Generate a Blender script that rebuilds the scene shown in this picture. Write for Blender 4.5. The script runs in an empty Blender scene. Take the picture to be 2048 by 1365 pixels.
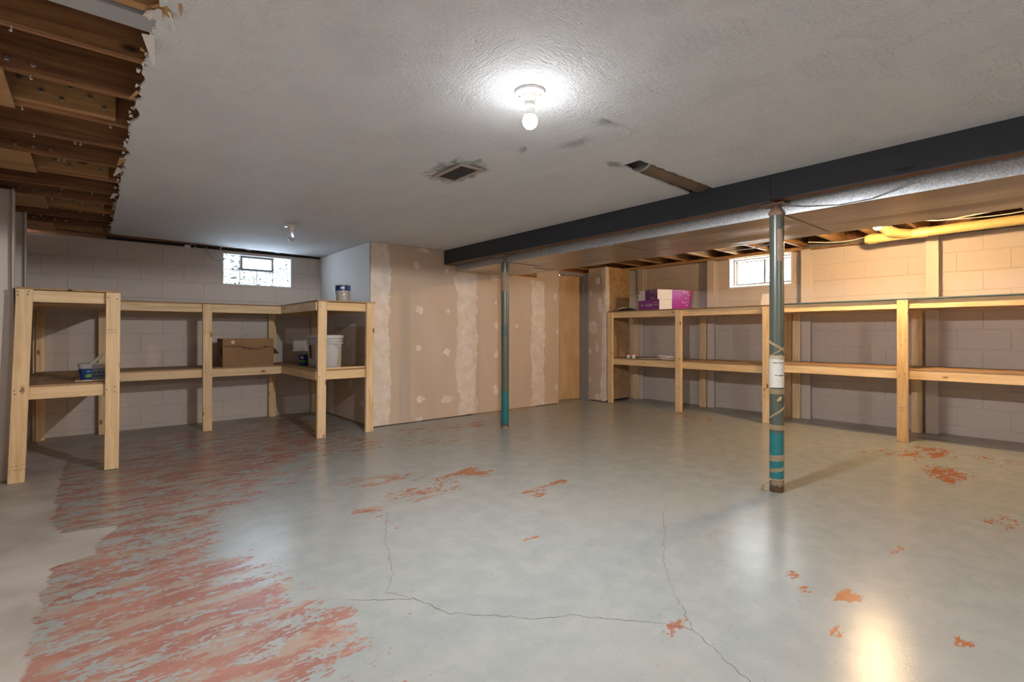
import bpy, bmesh, math, random
import numpy as np
from mathutils import Vector, Matrix
random.seed(7); rng = np.random.default_rng(7)
S = bpy.context.scene
C = S.collection

# ------------------------------------------------------------------ camera, world, exposure
cam_d = bpy.data.cameras.new('camera'); cam = bpy.data.objects.new('camera', cam_d); C.objects.link(cam)
cam.location = (0, 0, 1.07); cam.rotation_euler = (math.radians(90), 0, math.radians(-40.3))
cam_d.sensor_width = 36; cam_d.lens = 36 * 996 / 2048; cam_d.shift_y = -15.5 / 2048
cam_d.clip_start = 0.02
S.camera = cam
W = bpy.data.worlds.new('overcast_sky'); S.world = W; W.use_nodes = True
bg = W.node_tree.nodes['Background']; bg.inputs[0].default_value = (0.80, 0.91, 1.0, 1); bg.inputs[1].default_value = 18.0
S.view_settings.view_transform = 'Standard'; S.view_settings.look = 'None'
S.view_settings.gamma = 1; S.view_settings.use_curve_mapping = False
S.view_settings.exposure = 0.64
COOL_W, FILL_COOL_W, COOL_L, WARM_L, FILL_WARM_L, BACK_L = 112.0, 60.0, 42.0, 2350.0, 1400.0, 1000.0
def portal(name, loc, rot, sx, sy):
    l = bpy.data.lights.new(name, 'AREA'); l.shape = 'RECTANGLE'; l.size = sx; l.size_y = sy
    l.cycles.is_portal = True
    o = bpy.data.objects.new(name, l); C.objects.link(o); o.location = loc; o.rotation_euler = rot
portal('daylight_portal_back', (1.64, 7.16, 1.865), (math.radians(-90), 0, 0), 0.80, 0.40)
portal('daylight_portal_right', (7.16, 2.985, 1.925), (0, math.radians(90), 0), 0.42, 0.84)

# ------------------------------------------------------------------ node helpers
class NT:
    def __init__(s, name):
        s.m = bpy.data.materials.new(name); s.m.use_nodes = True; s.t = s.m.node_tree
        s.b = s.t.nodes['Principled BSDF']; s.out = s.t.nodes['Material Output']
    def n(s, typ, **kw):
        nd = s.t.nodes.new(typ)
        for k, v in kw.items():
            if k.startswith('i_'):
                key = k[2:]; key = int(key) if key.isdigit() else key.replace('_', ' ')
                s.put(nd.inputs[key], v)
            else: setattr(nd, k, v)
        return nd
    def put(s, inp, v):
        if hasattr(v, 'is_linked') or isinstance(v, bpy.types.NodeSocket): s.t.links.new(v, inp)
        else: inp.default_value = v
    def pos(s): return s.n('ShaderNodeNewGeometry').outputs['Position']
    def mapping(s, v, scale=(1, 1, 1), loc=(0, 0, 0), rot=(0, 0, 0)):
        nd = s.n('ShaderNodeMapping'); s.put(nd.inputs[0], v)
        nd.inputs['Scale'].default_value = scale; nd.inputs['Location'].default_value = loc; nd.inputs['Rotation'].default_value = rot
        return nd.outputs[0]
    def noise(s, v, scale=5, detail=4, rough=.55, dist=0):
        nd = s.n('ShaderNodeTexNoise'); s.put(nd.inputs['Vector'], v)
        nd.inputs['Scale'].default_value = scale; nd.inputs['Detail'].default_value = detail
        nd.inputs['Roughness'].default_value = rough; nd.inputs['Distortion'].default_value = dist
        return nd.outputs[0]
    def vor(s, v, scale=5, feat='F1', out=0):
        nd = s.n('ShaderNodeTexVoronoi', feature=feat); s.put(nd.inputs['Vector'], v); nd.inputs['Scale'].default_value = scale
        return nd.outputs[out]
    def ma(s, op, a, b=0.0, c=0.0, clamp=False):
        nd = s.n('ShaderNodeMath', operation=op, use_clamp=clamp)
        s.put(nd.inputs[0], a); s.put(nd.inputs[1], b); s.put(nd.inputs[2], c); return nd.outputs[0]
    def ramp(s, f, stops):
        nd = s.n('ShaderNodeValToRGB'); s.put(nd.inputs[0], f); e = nd.color_ramp.elements
        while len(e) < len(stops): e.new(.5)
        for el, (p, c) in zip(e, stops):
            el.position = p; el.color = c if len(c) == 4 else (*c, 1)
        return nd.outputs[0]
    def sm(s, f, a, b):
        nd = s.n('ShaderNodeMapRange', interpolation_type='SMOOTHSTEP'); s.put(nd.inputs[0], f)
        nd.inputs[1].default_value = a; nd.inputs[2].default_value = b
        return nd.outputs[0]
    def mix(s, f, a, b, mode='MIX'):
        nd = s.n('ShaderNodeMix', data_type='RGBA', blend_type=mode)
        s.put(nd.inputs[0], f)
        for i, v in ((6, a), (7, b)):
            s.put(nd.inputs[i], v if not isinstance(v, tuple) else (v if len(v) == 4 else (*v, 1)))
        return nd.outputs[2]
    def bump(s, h, strength=.3, dist=.01):
        nd = s.n('ShaderNodeBump'); s.put(nd.inputs['Height'], h); nd.inputs['Strength'].default_value = strength
        nd.inputs['Distance'].default_value = dist; s.t.links.new(nd.outputs[0], s.b.inputs['Normal']); return nd
    def col(s, c): s.put(s.b.inputs['Base Color'], c if not isinstance(c, tuple) else (*c[:3], 1))
    def rough(s, r): s.put(s.b.inputs['Roughness'], r)
    def metal(s, r): s.put(s.b.inputs['Metallic'], r)
    def xyz(s, v):
        nd = s.n('ShaderNodeSeparateXYZ'); s.put(nd.inputs[0], v); return nd.outputs
    def attr(s, name): return s.n('ShaderNodeAttribute', attribute_name=name).outputs['Fac']
    def rnd(s): return s.n('ShaderNodeObjectInfo').outputs['Random']

def plain(name, c, rough=.6, metal=0, var=.12, scale=30, bump=0.0):
    t = NT(name); nz = t.noise(t.pos(), scale, 4)
    t.col(t.mix(nz, tuple(x * (1 - var) for x in c), tuple(min(1, x * (1 + var)) for x in c)))
    t.rough(rough); t.metal(metal)
    if bump: t.bump(nz, bump, .004)
    return t.m

def m_pine(name, axis, light=(.84, .64, .39), dark=(.64, .42, .20)):
    t = NT(name); p = t.pos(); r = t.rnd()
    off = t.n('ShaderNodeCombineXYZ'); 
    for i in range(3): t.put(off.inputs[i], t.ma('MULTIPLY', r, 13.7 + 7 * i))
    v = t.n('ShaderNodeVectorMath', operation='ADD'); t.put(v.inputs[0], p); t.put(v.inputs[1], off.outputs[0])
    sc = [1, 1, 1]; sc[axis] = .06
    g = t.noise(t.mapping(v.outputs[0], tuple(38 * x for x in sc)), 1, 5, .6, .6)
    g2 = t.noise(t.mapping(v.outputs[0], tuple(9 * x for x in sc)), 1, 3, .5, .8)
    k = [1, 1, 1]; k[axis] = .45
    kn = t.vor(t.mapping(v.outputs[0], tuple(7 * x for x in k)), 1)
    c = t.mix(t.sm(g, .3, .72), dark, light)
    c = t.mix(t.ma('MULTIPLY', t.sm(g2, .4, .75), .4), c, (.90, .73, .49))
    c = t.mix(t.sm(kn, .13, .05), c, (.22, .085, .025))
    c = t.mix(t.ma('MULTIPLY', r, .28), c, (.70, .46, .20))
    t.col(c); t.rough(.62); t.bump(g, .12, .002); return t.m
PINE = [m_pine('pine_lumber_along_' + a, i) for i, a in enumerate('xyz')]

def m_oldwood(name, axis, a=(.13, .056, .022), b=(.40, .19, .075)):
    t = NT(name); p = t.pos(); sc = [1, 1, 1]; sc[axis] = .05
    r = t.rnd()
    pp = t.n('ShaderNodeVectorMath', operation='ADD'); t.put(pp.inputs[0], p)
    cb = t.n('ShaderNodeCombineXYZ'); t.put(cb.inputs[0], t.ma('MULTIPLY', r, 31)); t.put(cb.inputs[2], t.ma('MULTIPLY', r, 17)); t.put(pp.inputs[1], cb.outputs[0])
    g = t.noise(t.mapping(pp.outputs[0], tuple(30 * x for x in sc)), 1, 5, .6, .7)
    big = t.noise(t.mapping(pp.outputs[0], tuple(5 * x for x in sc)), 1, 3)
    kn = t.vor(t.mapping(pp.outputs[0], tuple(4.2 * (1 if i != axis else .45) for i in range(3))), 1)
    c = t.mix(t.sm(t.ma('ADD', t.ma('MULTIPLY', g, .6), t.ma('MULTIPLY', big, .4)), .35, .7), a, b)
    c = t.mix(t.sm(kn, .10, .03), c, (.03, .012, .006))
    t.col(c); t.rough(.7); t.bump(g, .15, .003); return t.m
JOIST = m_oldwood('aged_joist_wood', 0)
JOIST_TAN = m_oldwood('tan_joist_wood', 0, (.35, .19, .075), (.55, .33, .14))
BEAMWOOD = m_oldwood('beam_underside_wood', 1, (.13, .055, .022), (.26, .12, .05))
PLY = m_oldwood('plywood_panel', 1, (.34, .2, .09), (.55, .36, .18))
SHELF = m_oldwood('shelf_board_wood', 1, (.28, .17, .085), (.47, .31, .16))
SHELFX = m_oldwood('shelf_board_wood_cross', 0, (.28, .17, .085), (.47, .31, .16))

def m_block(name, c):
    t = NT(name); p = t.pos(); n1 = t.noise(p, 120, 4, .7); n2 = t.noise(p, 1.6, 3)
    cc = t.mix(n2, tuple(x * .92 for x in c), tuple(x * 1.06 for x in c))
    cc = t.mix(t.ma('MULTIPLY', t.rnd(), .12), cc, tuple(x * .85 for x in c))
    t.col(cc); t.rough(.6); t.bump(n1, .25, .003); return t.m
BLOCK = m_block('beige_painted_block', (.60, .525, .47))
STEELP = m_block('painted_steel_beige', (.63, .56, .50))

def m_drywall():
    t = NT('drywall_paper'); p = t.pos(); a = t.noise(t.mapping(p, (1.2, 1.2, .35)), 1.5, 4); b = t.noise(p, 300, 2)
    c = t.mix(t.sm(a, .3, .7), (.56, .43, .325), (.63, .505, .40)); c = t.mix(t.ma('MULTIPLY', b, .12), c, (.47, .36, .27))
    t.col(c); t.rough(.8); return t.m
DRYWALL = m_drywall()
def m_mud():
    t = NT('joint_compound'); p = t.pos(); a = t.noise(p, 9, 5, .6); b = t.noise(t.mapping(p, (1, 1, .2)), 45, 3)
    c = t.mix(t.sm(a, .32, .7), (.68, .58, .49), (.80, .71, .63)); t.col(c); t.rough(.85); t.bump(b, .15, .002); return t.m
MUD = m_mud()
PALE_DW = plain('pale_drywall', (.76, .76, .75), .7, var=.10, scale=3)

def m_ceiling():
    t = NT('textured_ceiling_paint'); p = t.pos()
    sw = t.noise(t.mapping(p, (1, 1, 1), rot=(0, 0, .7)), 3.2, 2, .5)
    st = t.n('ShaderNodeTexNoise'); t.put(st.inputs['Vector'], t.mapping(p, (22, 70, 1), rot=(0, 0, .5)))
    st.inputs['Scale'].default_value = 1; st.inputs['Detail'].default_value = 4; st.inputs['Distortion'].default_value = 1.4
    st2 = t.noise(t.mapping(p, (75, 26, 1), rot=(0, 0, .2)), 1, 3, .6, 1.0)
    fine = t.noise(p, 150, 3, .6)
    hgt = t.ma('ADD', t.ma('MULTIPLY', st.outputs[0], t.sm(sw, .40, .62)), t.ma('MULTIPLY', st2, t.ma('SUBTRACT', 1.0, t.sm(sw, .35, .6))))
    hgt = t.ma('ADD', hgt, t.ma('MULTIPLY', fine, .5))
    x = t.xyz(p)
    # soot smudges round the register, lamp rose and patch
    def blob(cx, cy, rx, ry):
        dx = t.ma('DIVIDE', t.ma('SUBTRACT', x[0], cx), rx); dy = t.ma('DIVIDE', t.ma('SUBTRACT', x[1], cy), ry)
        return t.ma('SQRT', t.ma('ADD', t.ma('MULTIPLY', dx, dx), t.ma('MULTIPLY', dy, dy)))
    sn = t.noise(t.mapping(p, (16, 9, 1)), 1, 6, .68)
    def smud(d, a, amt): return t.ma('MULTIPLY', t.sm(t.ma('ADD', d, t.ma('MULTIPLY', t.ma('SUBTRACT', sn, .5), 1.9)), 1.0, a), amt)
    s1 = smud(blob(1.80, 2.67, .18, .28), .55, .65)
    s2 = smud(blob(2.03, 1.86, .07, .14), .1, .40)
    s3 = smud(blob(2.46, 1.93, .10, .05), .3, .55)
    s4 = smud(blob(1.72, 2.60, .05, .12), .2, .5)
    base = t.mix(t.noise(t.mapping(p, (3, .8, 1)), 1, 5, .6), (.78, .805, .83), (.84, .865, .885))
    base = t.mix(t.ma('MULTIPLY', t.sm(t.noise(t.mapping(p, (5, 1.2, 1)), 1, 4, .6), .52, .75), .3), base, (.67, .69, .71))
    c = base
    for s_ in (s1, s2, s3, s4): c = t.mix(s_, c, (.06, .06, .055))
    t.col(c); t.rough(.75); t.bump(hgt, 1.0, .018); return t.m
CEIL = m_ceiling()

def m_floor():
    t = NT('worn_painted_concrete'); p = t.pos()
    red, bare = t.attr('red'), t.attr('bare')
    st = t.noise(t.mapping(p, (5.0, 13.0, 1), rot=(0, 0, .25)), 1, 9, .68, .35)
    fi = t.noise(t.mapping(p, (30, 55, 1), rot=(0, 0, .2)), 1, 5, .65, .3)
    mx = t.ma('ADD', t.ma('MULTIPLY', st, .62), t.ma('MULTIPLY', fi, .38))
    thr = t.ma('SUBTRACT', 1.0, red)
    lim = t.ma('MULTIPLY_ADD', thr, .46, .29)
    rm = t.sm(t.ma('SUBTRACT', mx, lim), -.006, .016)
    rm = t.ma('MULTIPLY', rm, t.sm(red, .18, .26))
    big = t.noise(p, .8, 4); med = t.noise(p, 7, 5, .6)
    paint = t.mix(t.sm(med, .35, .68), (.282, .30, .292), (.322, .335, .323))
    paint = t.mix(t.ma('MULTIPLY', t.sm(big, .45, .7), .5), paint, (.345, .335, .305))
    speck = t.ma('MAXIMUM', t.sm(t.noise(p, 75, 3, .7), .66, .72), t.sm(t.ma('ABSOLUTE', t.ma('SUBTRACT', t.noise(t.mapping(p, (9, 26, 1), rot=(0, 0, .5)), 1, 3, .6, .5), .62)), .006, .001))
    paint = t.mix(t.ma('MULTIPLY', speck, .42), paint, (.15, .13, .115))
    redc = t.mix(t.sm(t.noise(p, 3.1, 5, .6), .35, .68), (.28, .135, .11), (.36, .185, .145))
    redc = t.mix(t.ma('MULTIPLY', t.sm(t.noise(t.mapping(p, (3.4, 10, 1), rot=(0, 0, .25)), 1, 9, .75), .50, .55), .75), redc, (.35, .29, .235))
    redc = t.mix(t.sm(t.xyz(p)[0], 1.2, 2.2), redc, (.31, .118, .05))
    sp2 = t.sm(t.noise(t.mapping(p, (15, 22, 1)), 1, 4, .6), .735, .75)
    c = t.mix(t.ma('MULTIPLY', sp2, .9), paint, (.22, .07, .035))
    c = t.mix(rm, c, redc)
    rm = t.ma('MAXIMUM', rm, sp2)
    con = t.mix(t.sm(t.noise(p, 2.2, 6, .6), .3, .7), (.34, .305, .27), (.47, .44, .40))
    bm = t.sm(t.ma('ADD', bare, t.ma('MULTIPLY', t.ma('SUBTRACT', t.noise(p, 9, 7, .75), .5), .55)), .46, .54)
    bm = t.ma('MULTIPLY', bm, t.sm(bare, .02, .12))
    c = t.mix(bm, c, con)
    t.col(c)
    r = t.ma('ADD', .16, t.ma('MULTIPLY', t.noise(p, 14, 5, .7), .09))
    r = t.ma('ADD', r, t.ma('MULTIPLY', rm, .05)); r = t.ma('ADD', r, t.ma('MULTIPLY', bm, .22))
    t.rough(r); t.b.inputs['Specular IOR Level'].default_value = .17
    h = t.ma('ADD', t.ma('MULTIPLY', rm, -.5), t.ma('MULTIPLY', t.noise(p, 85, 4, .6), .7))
    h = t.ma('ADD', h, t.ma('MULTIPLY', t.noise(p, 22, 3), .25))
    t.bump(h, .15, .005); return t.m
FLOOR = m_floor()

def m_galv(name, c, rough, metal, streak=0.0, sc=55):
    t = NT(name); p = t.pos(); v = t.vor(p, sc, out=1); n = t.noise(p, 3, 4)
    sep = t.n('ShaderNodeSeparateColor'); t.put(sep.inputs[0], v)
    cc = t.mix(sep.outputs[0], tuple(x * .72 for x in c), tuple(min(1, x * 1.25) for x in c))
    cc = t.mix(t.ma('MULTIPLY', n, .35), cc, tuple(x * .7 for x in c))
    if streak: cc = t.mix(t.ma('MULTIPLY', t.sm(t.noise(t.mapping(p, (9, .5, 1)), 1, 4, .6), .4, .7), .5), cc, tuple(x * .62 for x in c))
    t.col(cc); t.rough(rough); t.metal(metal)
    if streak: t.bump(t.noise(t.mapping(p, (5, .7, 1)), 1, 2, .4), streak, .03)
    return t.m
GALV = m_galv('galvanized_steel', (.60, .63, .66), .45, .75, sc=150)
GALVB = m_galv('duct_underside_dust_reflection', (.52, .44, .37), .33, .75, .25, sc=400)  # dusty metal; tan tint and streaks paint in the floor's warm reflection
DUCTBROWN = plain('dusty_round_duct', (.21, .15, .11), .5, .3, .25, 14)
def m_beam():
    t = NT('charcoal_beam_paint'); p = t.pos(); n = t.noise(t.mapping(p, (20, 1.2, 20)), 1, 5, .6); k = t.vor(t.mapping(p, (3, 1.1, 6)), 1)
    c = t.mix(n, (.018, .021, .029), (.036, .042, .056)); c = t.mix(t.sm(k, .08, .03), c, (.008, .008, .01))
    t.col(c); t.rough(.5); t.bump(n, .2, .003); return t.m
BEAM = m_beam()
def m_column(name, z1, up=(.075, .09, .07)):
    t = NT(name); p = t.pos(); z = t.xyz(p)[2]; n = t.noise(p, 16, 5, .65)
    zz = t.ma('ADD', z, t.ma('MULTIPLY', t.ma('SUBTRACT', n, .5), .05))
    c = t.mix(t.sm(zz, z1 - .01, z1 + .01), (.012, .155, .165), up)
    c = t.mix(t.ma('MULTIPLY', t.sm(z, z1 + .15, 1.1), .0), c, up)
    c = t.mix(t.sm(t.noise(p, 60, 4), .66, .72), c, (.05, .035, .025))
    c = t.mix(t.sm(t.ma('ADD', z, t.ma('MULTIPLY', t.ma('SUBTRACT', n, .5), .14)), .085, .03), c, (.09, .045, .022))
    t.col(c); t.rough(.32); t.b.inputs['Specular IOR Level'].default_value = .6; return t.m
COL1 = m_column('green_column_paint', .40); COL2 = m_column('green_column_paint_far', .42, (.09, .10, .078))
RUST = plain('rusty_label_scar', (.27, .185, .13), .8, 0, .4, 40)
TAPE = plain('white_tape', (.60, .58, .52), .7, 0, .12, 60, .2)
TWINE = plain('twine', (.44, .33, .19), .85, 0, .3, 160)
RAG = plain('brown_rag', (.30, .19, .125), .9, 0, .25, 25, .3)
WHITE = plain('white_plastic', (.78, .78, .76), .35, 0, .03)
OFFW = plain('offwhite_card', (.74, .70, .66), .6, 0, .04)
PORC = plain('porcelain', (.80, .80, .78), .25, 0, .03)
BRASS = plain('lamp_screw_brass', (.45, .37, .22), .35, .9, .1)
DARK = plain('dark_void', (.02, .018, .016), .8, 0, .3)
GRILLE = plain('dark_grille', (.055, .055, .055), .6, .2, .4, 60)
VENTF = plain('vent_frame_tan', (.42, .36, .32), .5, .2, .1)
PVC = plain('yellowed_pvc', (.70, .53, .22), .32, 0, .07, 8)
PIPEG = plain('galvanised_pipe', (.35, .33, .31), .45, .6, .2)
WIRE = plain('grey_cable', (.30, .30, .31), .5, 0, .1)
WIREW = plain('white_cable', (.66, .62, .55), .5, 0, .05)
BLACK = plain('black_fabric', (.018, .018, .02), .7, 0, .3, 80)
TANL = plain('tan_leather_loop', (.55, .45, .32), .7, 0, .1)
CARD = plain('brown_cardboard', (.29, .165, .078), .85, 0, .14, 6)
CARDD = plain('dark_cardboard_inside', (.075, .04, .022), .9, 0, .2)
TEAR = plain('torn_cardboard_dark', (.05, .02, .018), .9, 0, .2)
PURP = plain('purple_carton', (.27, .045, .25), .35, 0, .06)
PURPD = plain('dark_purple_carton', (.14, .035, .15), .4, 0, .06)
MAGE = plain('magenta_carton', (.36, .02, .30), .32, 0, .06)
PINKT = plain('carton_lettering', (.70, .55, .62), .5, 0, .02)
TAN2 = plain('carton_gold_lettering', (.55, .36, .18), .5, 0, .02)
BLUEL = plain('label_blue', (.008, .035, .16), .35, 0, .05)
TEALL = plain('label_teal_blue', (.005, .10, .25), .35, 0, .05)
GREENL = plain('label_green', (.13, .32, .02), .4, 0, .05)
LBLUE = plain('label_light_blue', (.25, .38, .60), .4, 0, .05)
GREYP = plain('grey_tub_plastic', (.42, .40, .42), .45, 0, .05)
PAIL = plain('grey_pail_plastic', (.50, .50, .51), .38, 0, .04)
LABTAN = plain('pail_paper_label', (.42, .35, .27), .8, 0, .2, 90)
CANL = plain('can_paper_label', (.50, .45, .40), .45, 0, .08, 90)
INK = plain('printed_ink', (.05, .045, .045), .7, 0, .1)
TIN = plain('tin_metal', (.62, .62, .62), .28, .9, .08)
RED = plain('red_cap', (.55, .03, .02), .4, 0, .05)
DOORW = None
def m_door():
    t = NT('birch_door_veneer'); p = t.pos(); n = t.noise(t.mapping(p, (3, 3, 1.1)), 1, 5, .6, .8); b = t.noise(t.mapping(p, (40, 40, 1.5)), 1, 3)
    c = t.mix(t.sm(n, .3, .7), (.47, .30, .15), (.60, .41, .23)); c = t.mix(t.ma('MULTIPLY', b, .2), c, (.40, .25, .12)); t.col(c); t.rough(.5); return t.m
DOORW = m_door()
FRAMEG = plain('grey_steel_frame', (.30, .30, .33), .45, .1, .05)
TRIMW = plain('white_window_paint', (.78, .80, .78), .5, 0, .04)
SASH = plain('tan_sash_metal', (.36, .27, .20), .5, .2, .1)
GSASH = plain('grey_vent_sash', (.26, .28, .29), .5, .2, .06)
LINER = plain('grey_bay_liner', (.40, .41, .42), .6, .2, .08, 5)
SUBFL = m_oldwood('subfloor_boards', 1, (.10, .05, .022), (.22, .11, .05))
GREENMARK = plain('green_chalk', (.05, .25, .10), .9, 0, .1)
BLUEE = plain('blue_painted_board_edge', (.07, .12, .15), .7, 0, .2)
CRACK = plain('crack_dark', (.10, .075, .055), .95, 0, .2)
CHIPW = plain('drywall_tear_gypsum', (.66, .64, .60), .9, 0, .08, 40)
CHIPB = plain('drywall_tear_paper', (.45, .27, .12), .9, 0, .15, 40)
MORTAR = BLOCK
def m_emit(name, c, s, lo=-.08, hi=-.8, mn=.01):
    t = NT(name); t.t.nodes.remove(t.b); e = t.n('ShaderNodeEmission'); e.inputs[0].default_value = (*c, 1); 
    # LED bulbs: the diffuser is bright at its tip and dim where it meets the base
    nz = t.xyz(t.n('ShaderNodeNewGeometry').outputs['Normal'])[2]
    t.put(e.inputs[1], t.ma('MULTIPLY', s, t.ma('ADD', mn, t.ma('MULTIPLY', t.sm(nz, lo, hi), 1 - mn))))
    t.t.links.new(e.outputs[0], t.out.inputs[0]); return t.m
def m_glow(name, c, st):
    t = NT(name); t.t.nodes.remove(t.b); e = t.n('ShaderNodeEmission'); e.inputs[0].default_value = (*c, 1); e.inputs[1].default_value = st
    a = t.n('ShaderNodeAddShader'); tr = t.n('ShaderNodeBsdfTransparent'); t.t.links.new(e.outputs[0], a.inputs[0]); t.t.links.new(tr.outputs[0], a.inputs[1]); t.t.links.new(a.outputs[0], t.out.inputs[0]); return t.m
COOLB = m_glow('lit_bulb_daylight', (.985, .985, 1.0), COOL_L)
WARMB = m_emit('lit_bulb_warm', (1.0, .64, .31), WARM_L, .8, -.2, .3)
WARM_FILLB = m_emit('fill_bulb_warm', (1.0, .66, .33), FILL_WARM_L, .8, -.2, .3)
BACKB = m_emit('lit_bulb_back_room', (1.0, .74, .45), BACK_L)
def m_pane(name, kind):
    t = NT(name); t.t.nodes.remove(t.b); p = t.pos()
    tr = t.n('ShaderNodeBsdfTransparent'); gl = t.n('ShaderNodeBsdfGlossy'); gl.inputs[1].default_value = .08
    df = t.n('ShaderNodeBsdfTranslucent')
    if kind == 'block':
        w = t.noise(t.mapping(p, (16, 1, 16), rot=(0, .6, 0)), 1, 2, .4, 1.2)
        t.put(tr.inputs[0], t.ramp(w, [(.32, (.7, .75, .8)), (.43, (.7, .75, .8)), (.46, (.022, .026, .026)), (.51, (.026, .029, .029)), (.54, (.9, .95, 1)), (.72, (.75, .8, .85))]))
        f = .12
    elif kind == 'dirty':
        w = t.noise(p, 9, 5, .6)
        t.put(tr.inputs[0], t.ramp(w, [(.26, (.06, .052, .045)), (.34, (.5, .48, .45)), (.52, (.95, .93, .9))])); f = .12
    else:
        tr.inputs[0].default_value = (.86, .84, .93, 1); f = .25
    a = t.n('ShaderNodeMixShader'); a.inputs[0].default_value = f; t.t.links.new(tr.outputs[0], a.inputs[1]); t.t.links.new(df.outputs[0], a.inputs[2])
    b = t.n('ShaderNodeMixShader'); b.inputs[0].default_value = .05; t.t.links.new(a.outputs[0], b.inputs[1]); t.t.links.new(gl.outputs[0], b.inputs[2])
    t.t.links.new(b.outputs[0], t.out.inputs[0]); return t.m
PBLOCK, PDIRT, PFROST = m_pane('wavy_glass_block', 'block'), m_pane('dusty_pane', 'dirty'), m_pane('frosted_pane', 'frost')
def m_clear():
    t = NT('clear_bulb_glass'); t.b.inputs['Transmission Weight'].default_value = 1; t.rough(.03); t.b.inputs['IOR'].default_value = 1.3
    t.col((.95, .97, 1)); return t.m
CLEAR = m_clear()

# ------------------------------------------------------------------ geometry helpers
class MB:
    def __init__(s): s.v = []; s.f = []; s.sm = False
    def add(s, vs, fs):
        o = len(s.v); s.v += [tuple(v) for v in vs]; s.f += [tuple(i + o for i in f) for f in fs]; return s
    def box(s, x0, x1, y0, y1, z0, z1, ch=0.0, lean=(0, 0), rot=None, ctr=None):
        if ch <= 0:
            vs = [(x, y, z) for z in (z0, z1) for y in (y0, y1) for x in (x0, x1)]
            fs = [(0, 2, 3, 1), (4, 5, 7, 6), (0, 1, 5, 4), (2, 6, 7, 3), (0, 4, 6, 2), (1, 3, 7, 5)]
        else:
            bm = bmesh.new(); bmesh.ops.create_cube(bm, size=1)
            bmesh.ops.scale(bm, verts=bm.verts, vec=(x1 - x0, y1 - y0, z1 - z0))
            bmesh.ops.bevel(bm, geom=bm.edges[:], offset=ch, segments=1, affect='EDGES')
            bm.verts.index_update()
            cx, cy, cz = (x0 + x1) / 2, (y0 + y1) / 2, (z0 + z1) / 2
            vs = [(v.co.x + cx, v.co.y + cy, v.co.z + cz) for v in bm.verts]; fs = [tuple(v.index for v in f.verts) for f in bm.faces]; bm.free()
        if lean != (0, 0):
            vs = [(x + lean[0] * (z - z0) / (z1 - z0), y + lean[1] * (z - z0) / (z1 - z0), z) for x, y, z in vs]
        if rot is not None:
            c = ctr or ((x0 + x1) / 2, (y0 + y1) / 2, (z0 + z1) / 2); ca, sa = math.cos(rot), math.sin(rot)
            vs = [(c[0] + (x - c[0]) * ca - (y - c[1]) * sa, c[1] + (x - c[0]) * sa + (y - c[1]) * ca, z) for x, y, z in vs]
        return s.add(vs, fs)
    def tube(s, pts, r, n=8, cap=True):
        pts = [Vector(p) for p in pts]; rs = r if isinstance(r, (list, tuple)) else [r] * len(pts)
        rings = []; prev = None
        for i, p in enumerate(pts):
            t = (pts[min(i + 1, len(pts) - 1)] - pts[max(i - 1, 0)]).normalized()
            if prev is None:
                a = Vector((0, 0, 1)) if abs(t.z) < .9 else Vector((1, 0, 0)); u = t.cross(a).normalized()
            else: u = (prev - t * prev.dot(t)).normalized()
            prev = u; w = t.cross(u)
            rings.append([p + (u * math.cos(2 * math.pi * k / n) + w * math.sin(2 * math.pi * k / n)) * rs[i] for k in range(n)])
        vs = [v for rg in rings for v in rg]; fs = []
        for i in range(len(rings) - 1):
            for k in range(n):
                fs.append((i * n + k, i * n + (k + 1) % n, (i + 1) * n + (k + 1) % n, (i + 1) * n + k))
        if cap: fs += [tuple(range(n))[::-1], tuple((len(rings) - 1) * n + k for k in range(n))]
        s.sm = True; return s.add(vs, fs)
    def lathe(s, prof, c=(0, 0, 0), n=24, cap=True, axis='z'):
        vs = []; fs = []
        for r, z in prof:
            for k in range(n):
                a = 2 * math.pi * k / n; q = (r * math.cos(a), r * math.sin(a), z)
                if axis == 'y': q = (q[0], q[2], q[1])
                if axis == 'x': q = (q[2], q[0], q[1])
                vs.append((q[0] + c[0], q[1] + c[1], q[2] + c[2]))
        for i in range(len(prof) - 1):
            for k in range(n): fs.append((i * n + k, i * n + (k + 1) % n, (i + 1) * n + (k + 1) % n, (i + 1) * n + k))
        if cap: fs += [tuple(range(n))[::-1], tuple((len(prof) - 1) * n + k for k in range(n))]
        s.sm = True; return s.add(vs, fs)
    def poly(s, pts): return s.add(pts, [tuple(range(len(pts)))])
    def prism(s, pts2, mp, d0, d1):
        n = len(pts2); vs = [mp(p, d0) for p in pts2] + [mp(p, d1) for p in pts2]
        fs = [tuple(range(n)), tuple(range(2 * n - 1, n - 1, -1))] + [(i, i + n, (i + 1) % n + n, (i + 1) % n) for i in range(n)]
        return s.add(vs, fs)

def wloc(o):
    l = Vector((0, 0, 0))
    while o is not None: l += o.location; o = o.parent
    return l
def obj(name, mb, mat, parent=None, label=None, smooth=None, origin=None):
    me = bpy.data.meshes.new(name)
    off = wloc(parent) if parent else Vector((0, 0, 0))
    org = Vector(origin) if origin else (off if parent else Vector((0, 0, 0)))
    me.from_pydata([(v[0] - org.x, v[1] - org.y, v[2] - org.z) for v in mb.v], [], mb.f)
    bm = bmesh.new(); bm.from_mesh(me); bmesh.ops.recalc_face_normals(bm, faces=bm.faces); bm.to_mesh(me); bm.free()
    me.materials.append(mat)
    if (mb.sm if smooth is None else smooth):
        me.shade_smooth()
        try: me.set_sharp_from_angle(angle=math.radians(40))
        except Exception: pass
    o = bpy.data.objects.new(name, me); C.objects.link(o)
    if parent: o.parent = parent
    o.location = org - off
    if label: o['label'] = label
    return o
def tag(o, label, cat, group=None, kind=None):
    o['label'] = label; o['category'] = cat
    if group: o['group'] = group
    if kind: o['kind'] = kind
    return o
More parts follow.
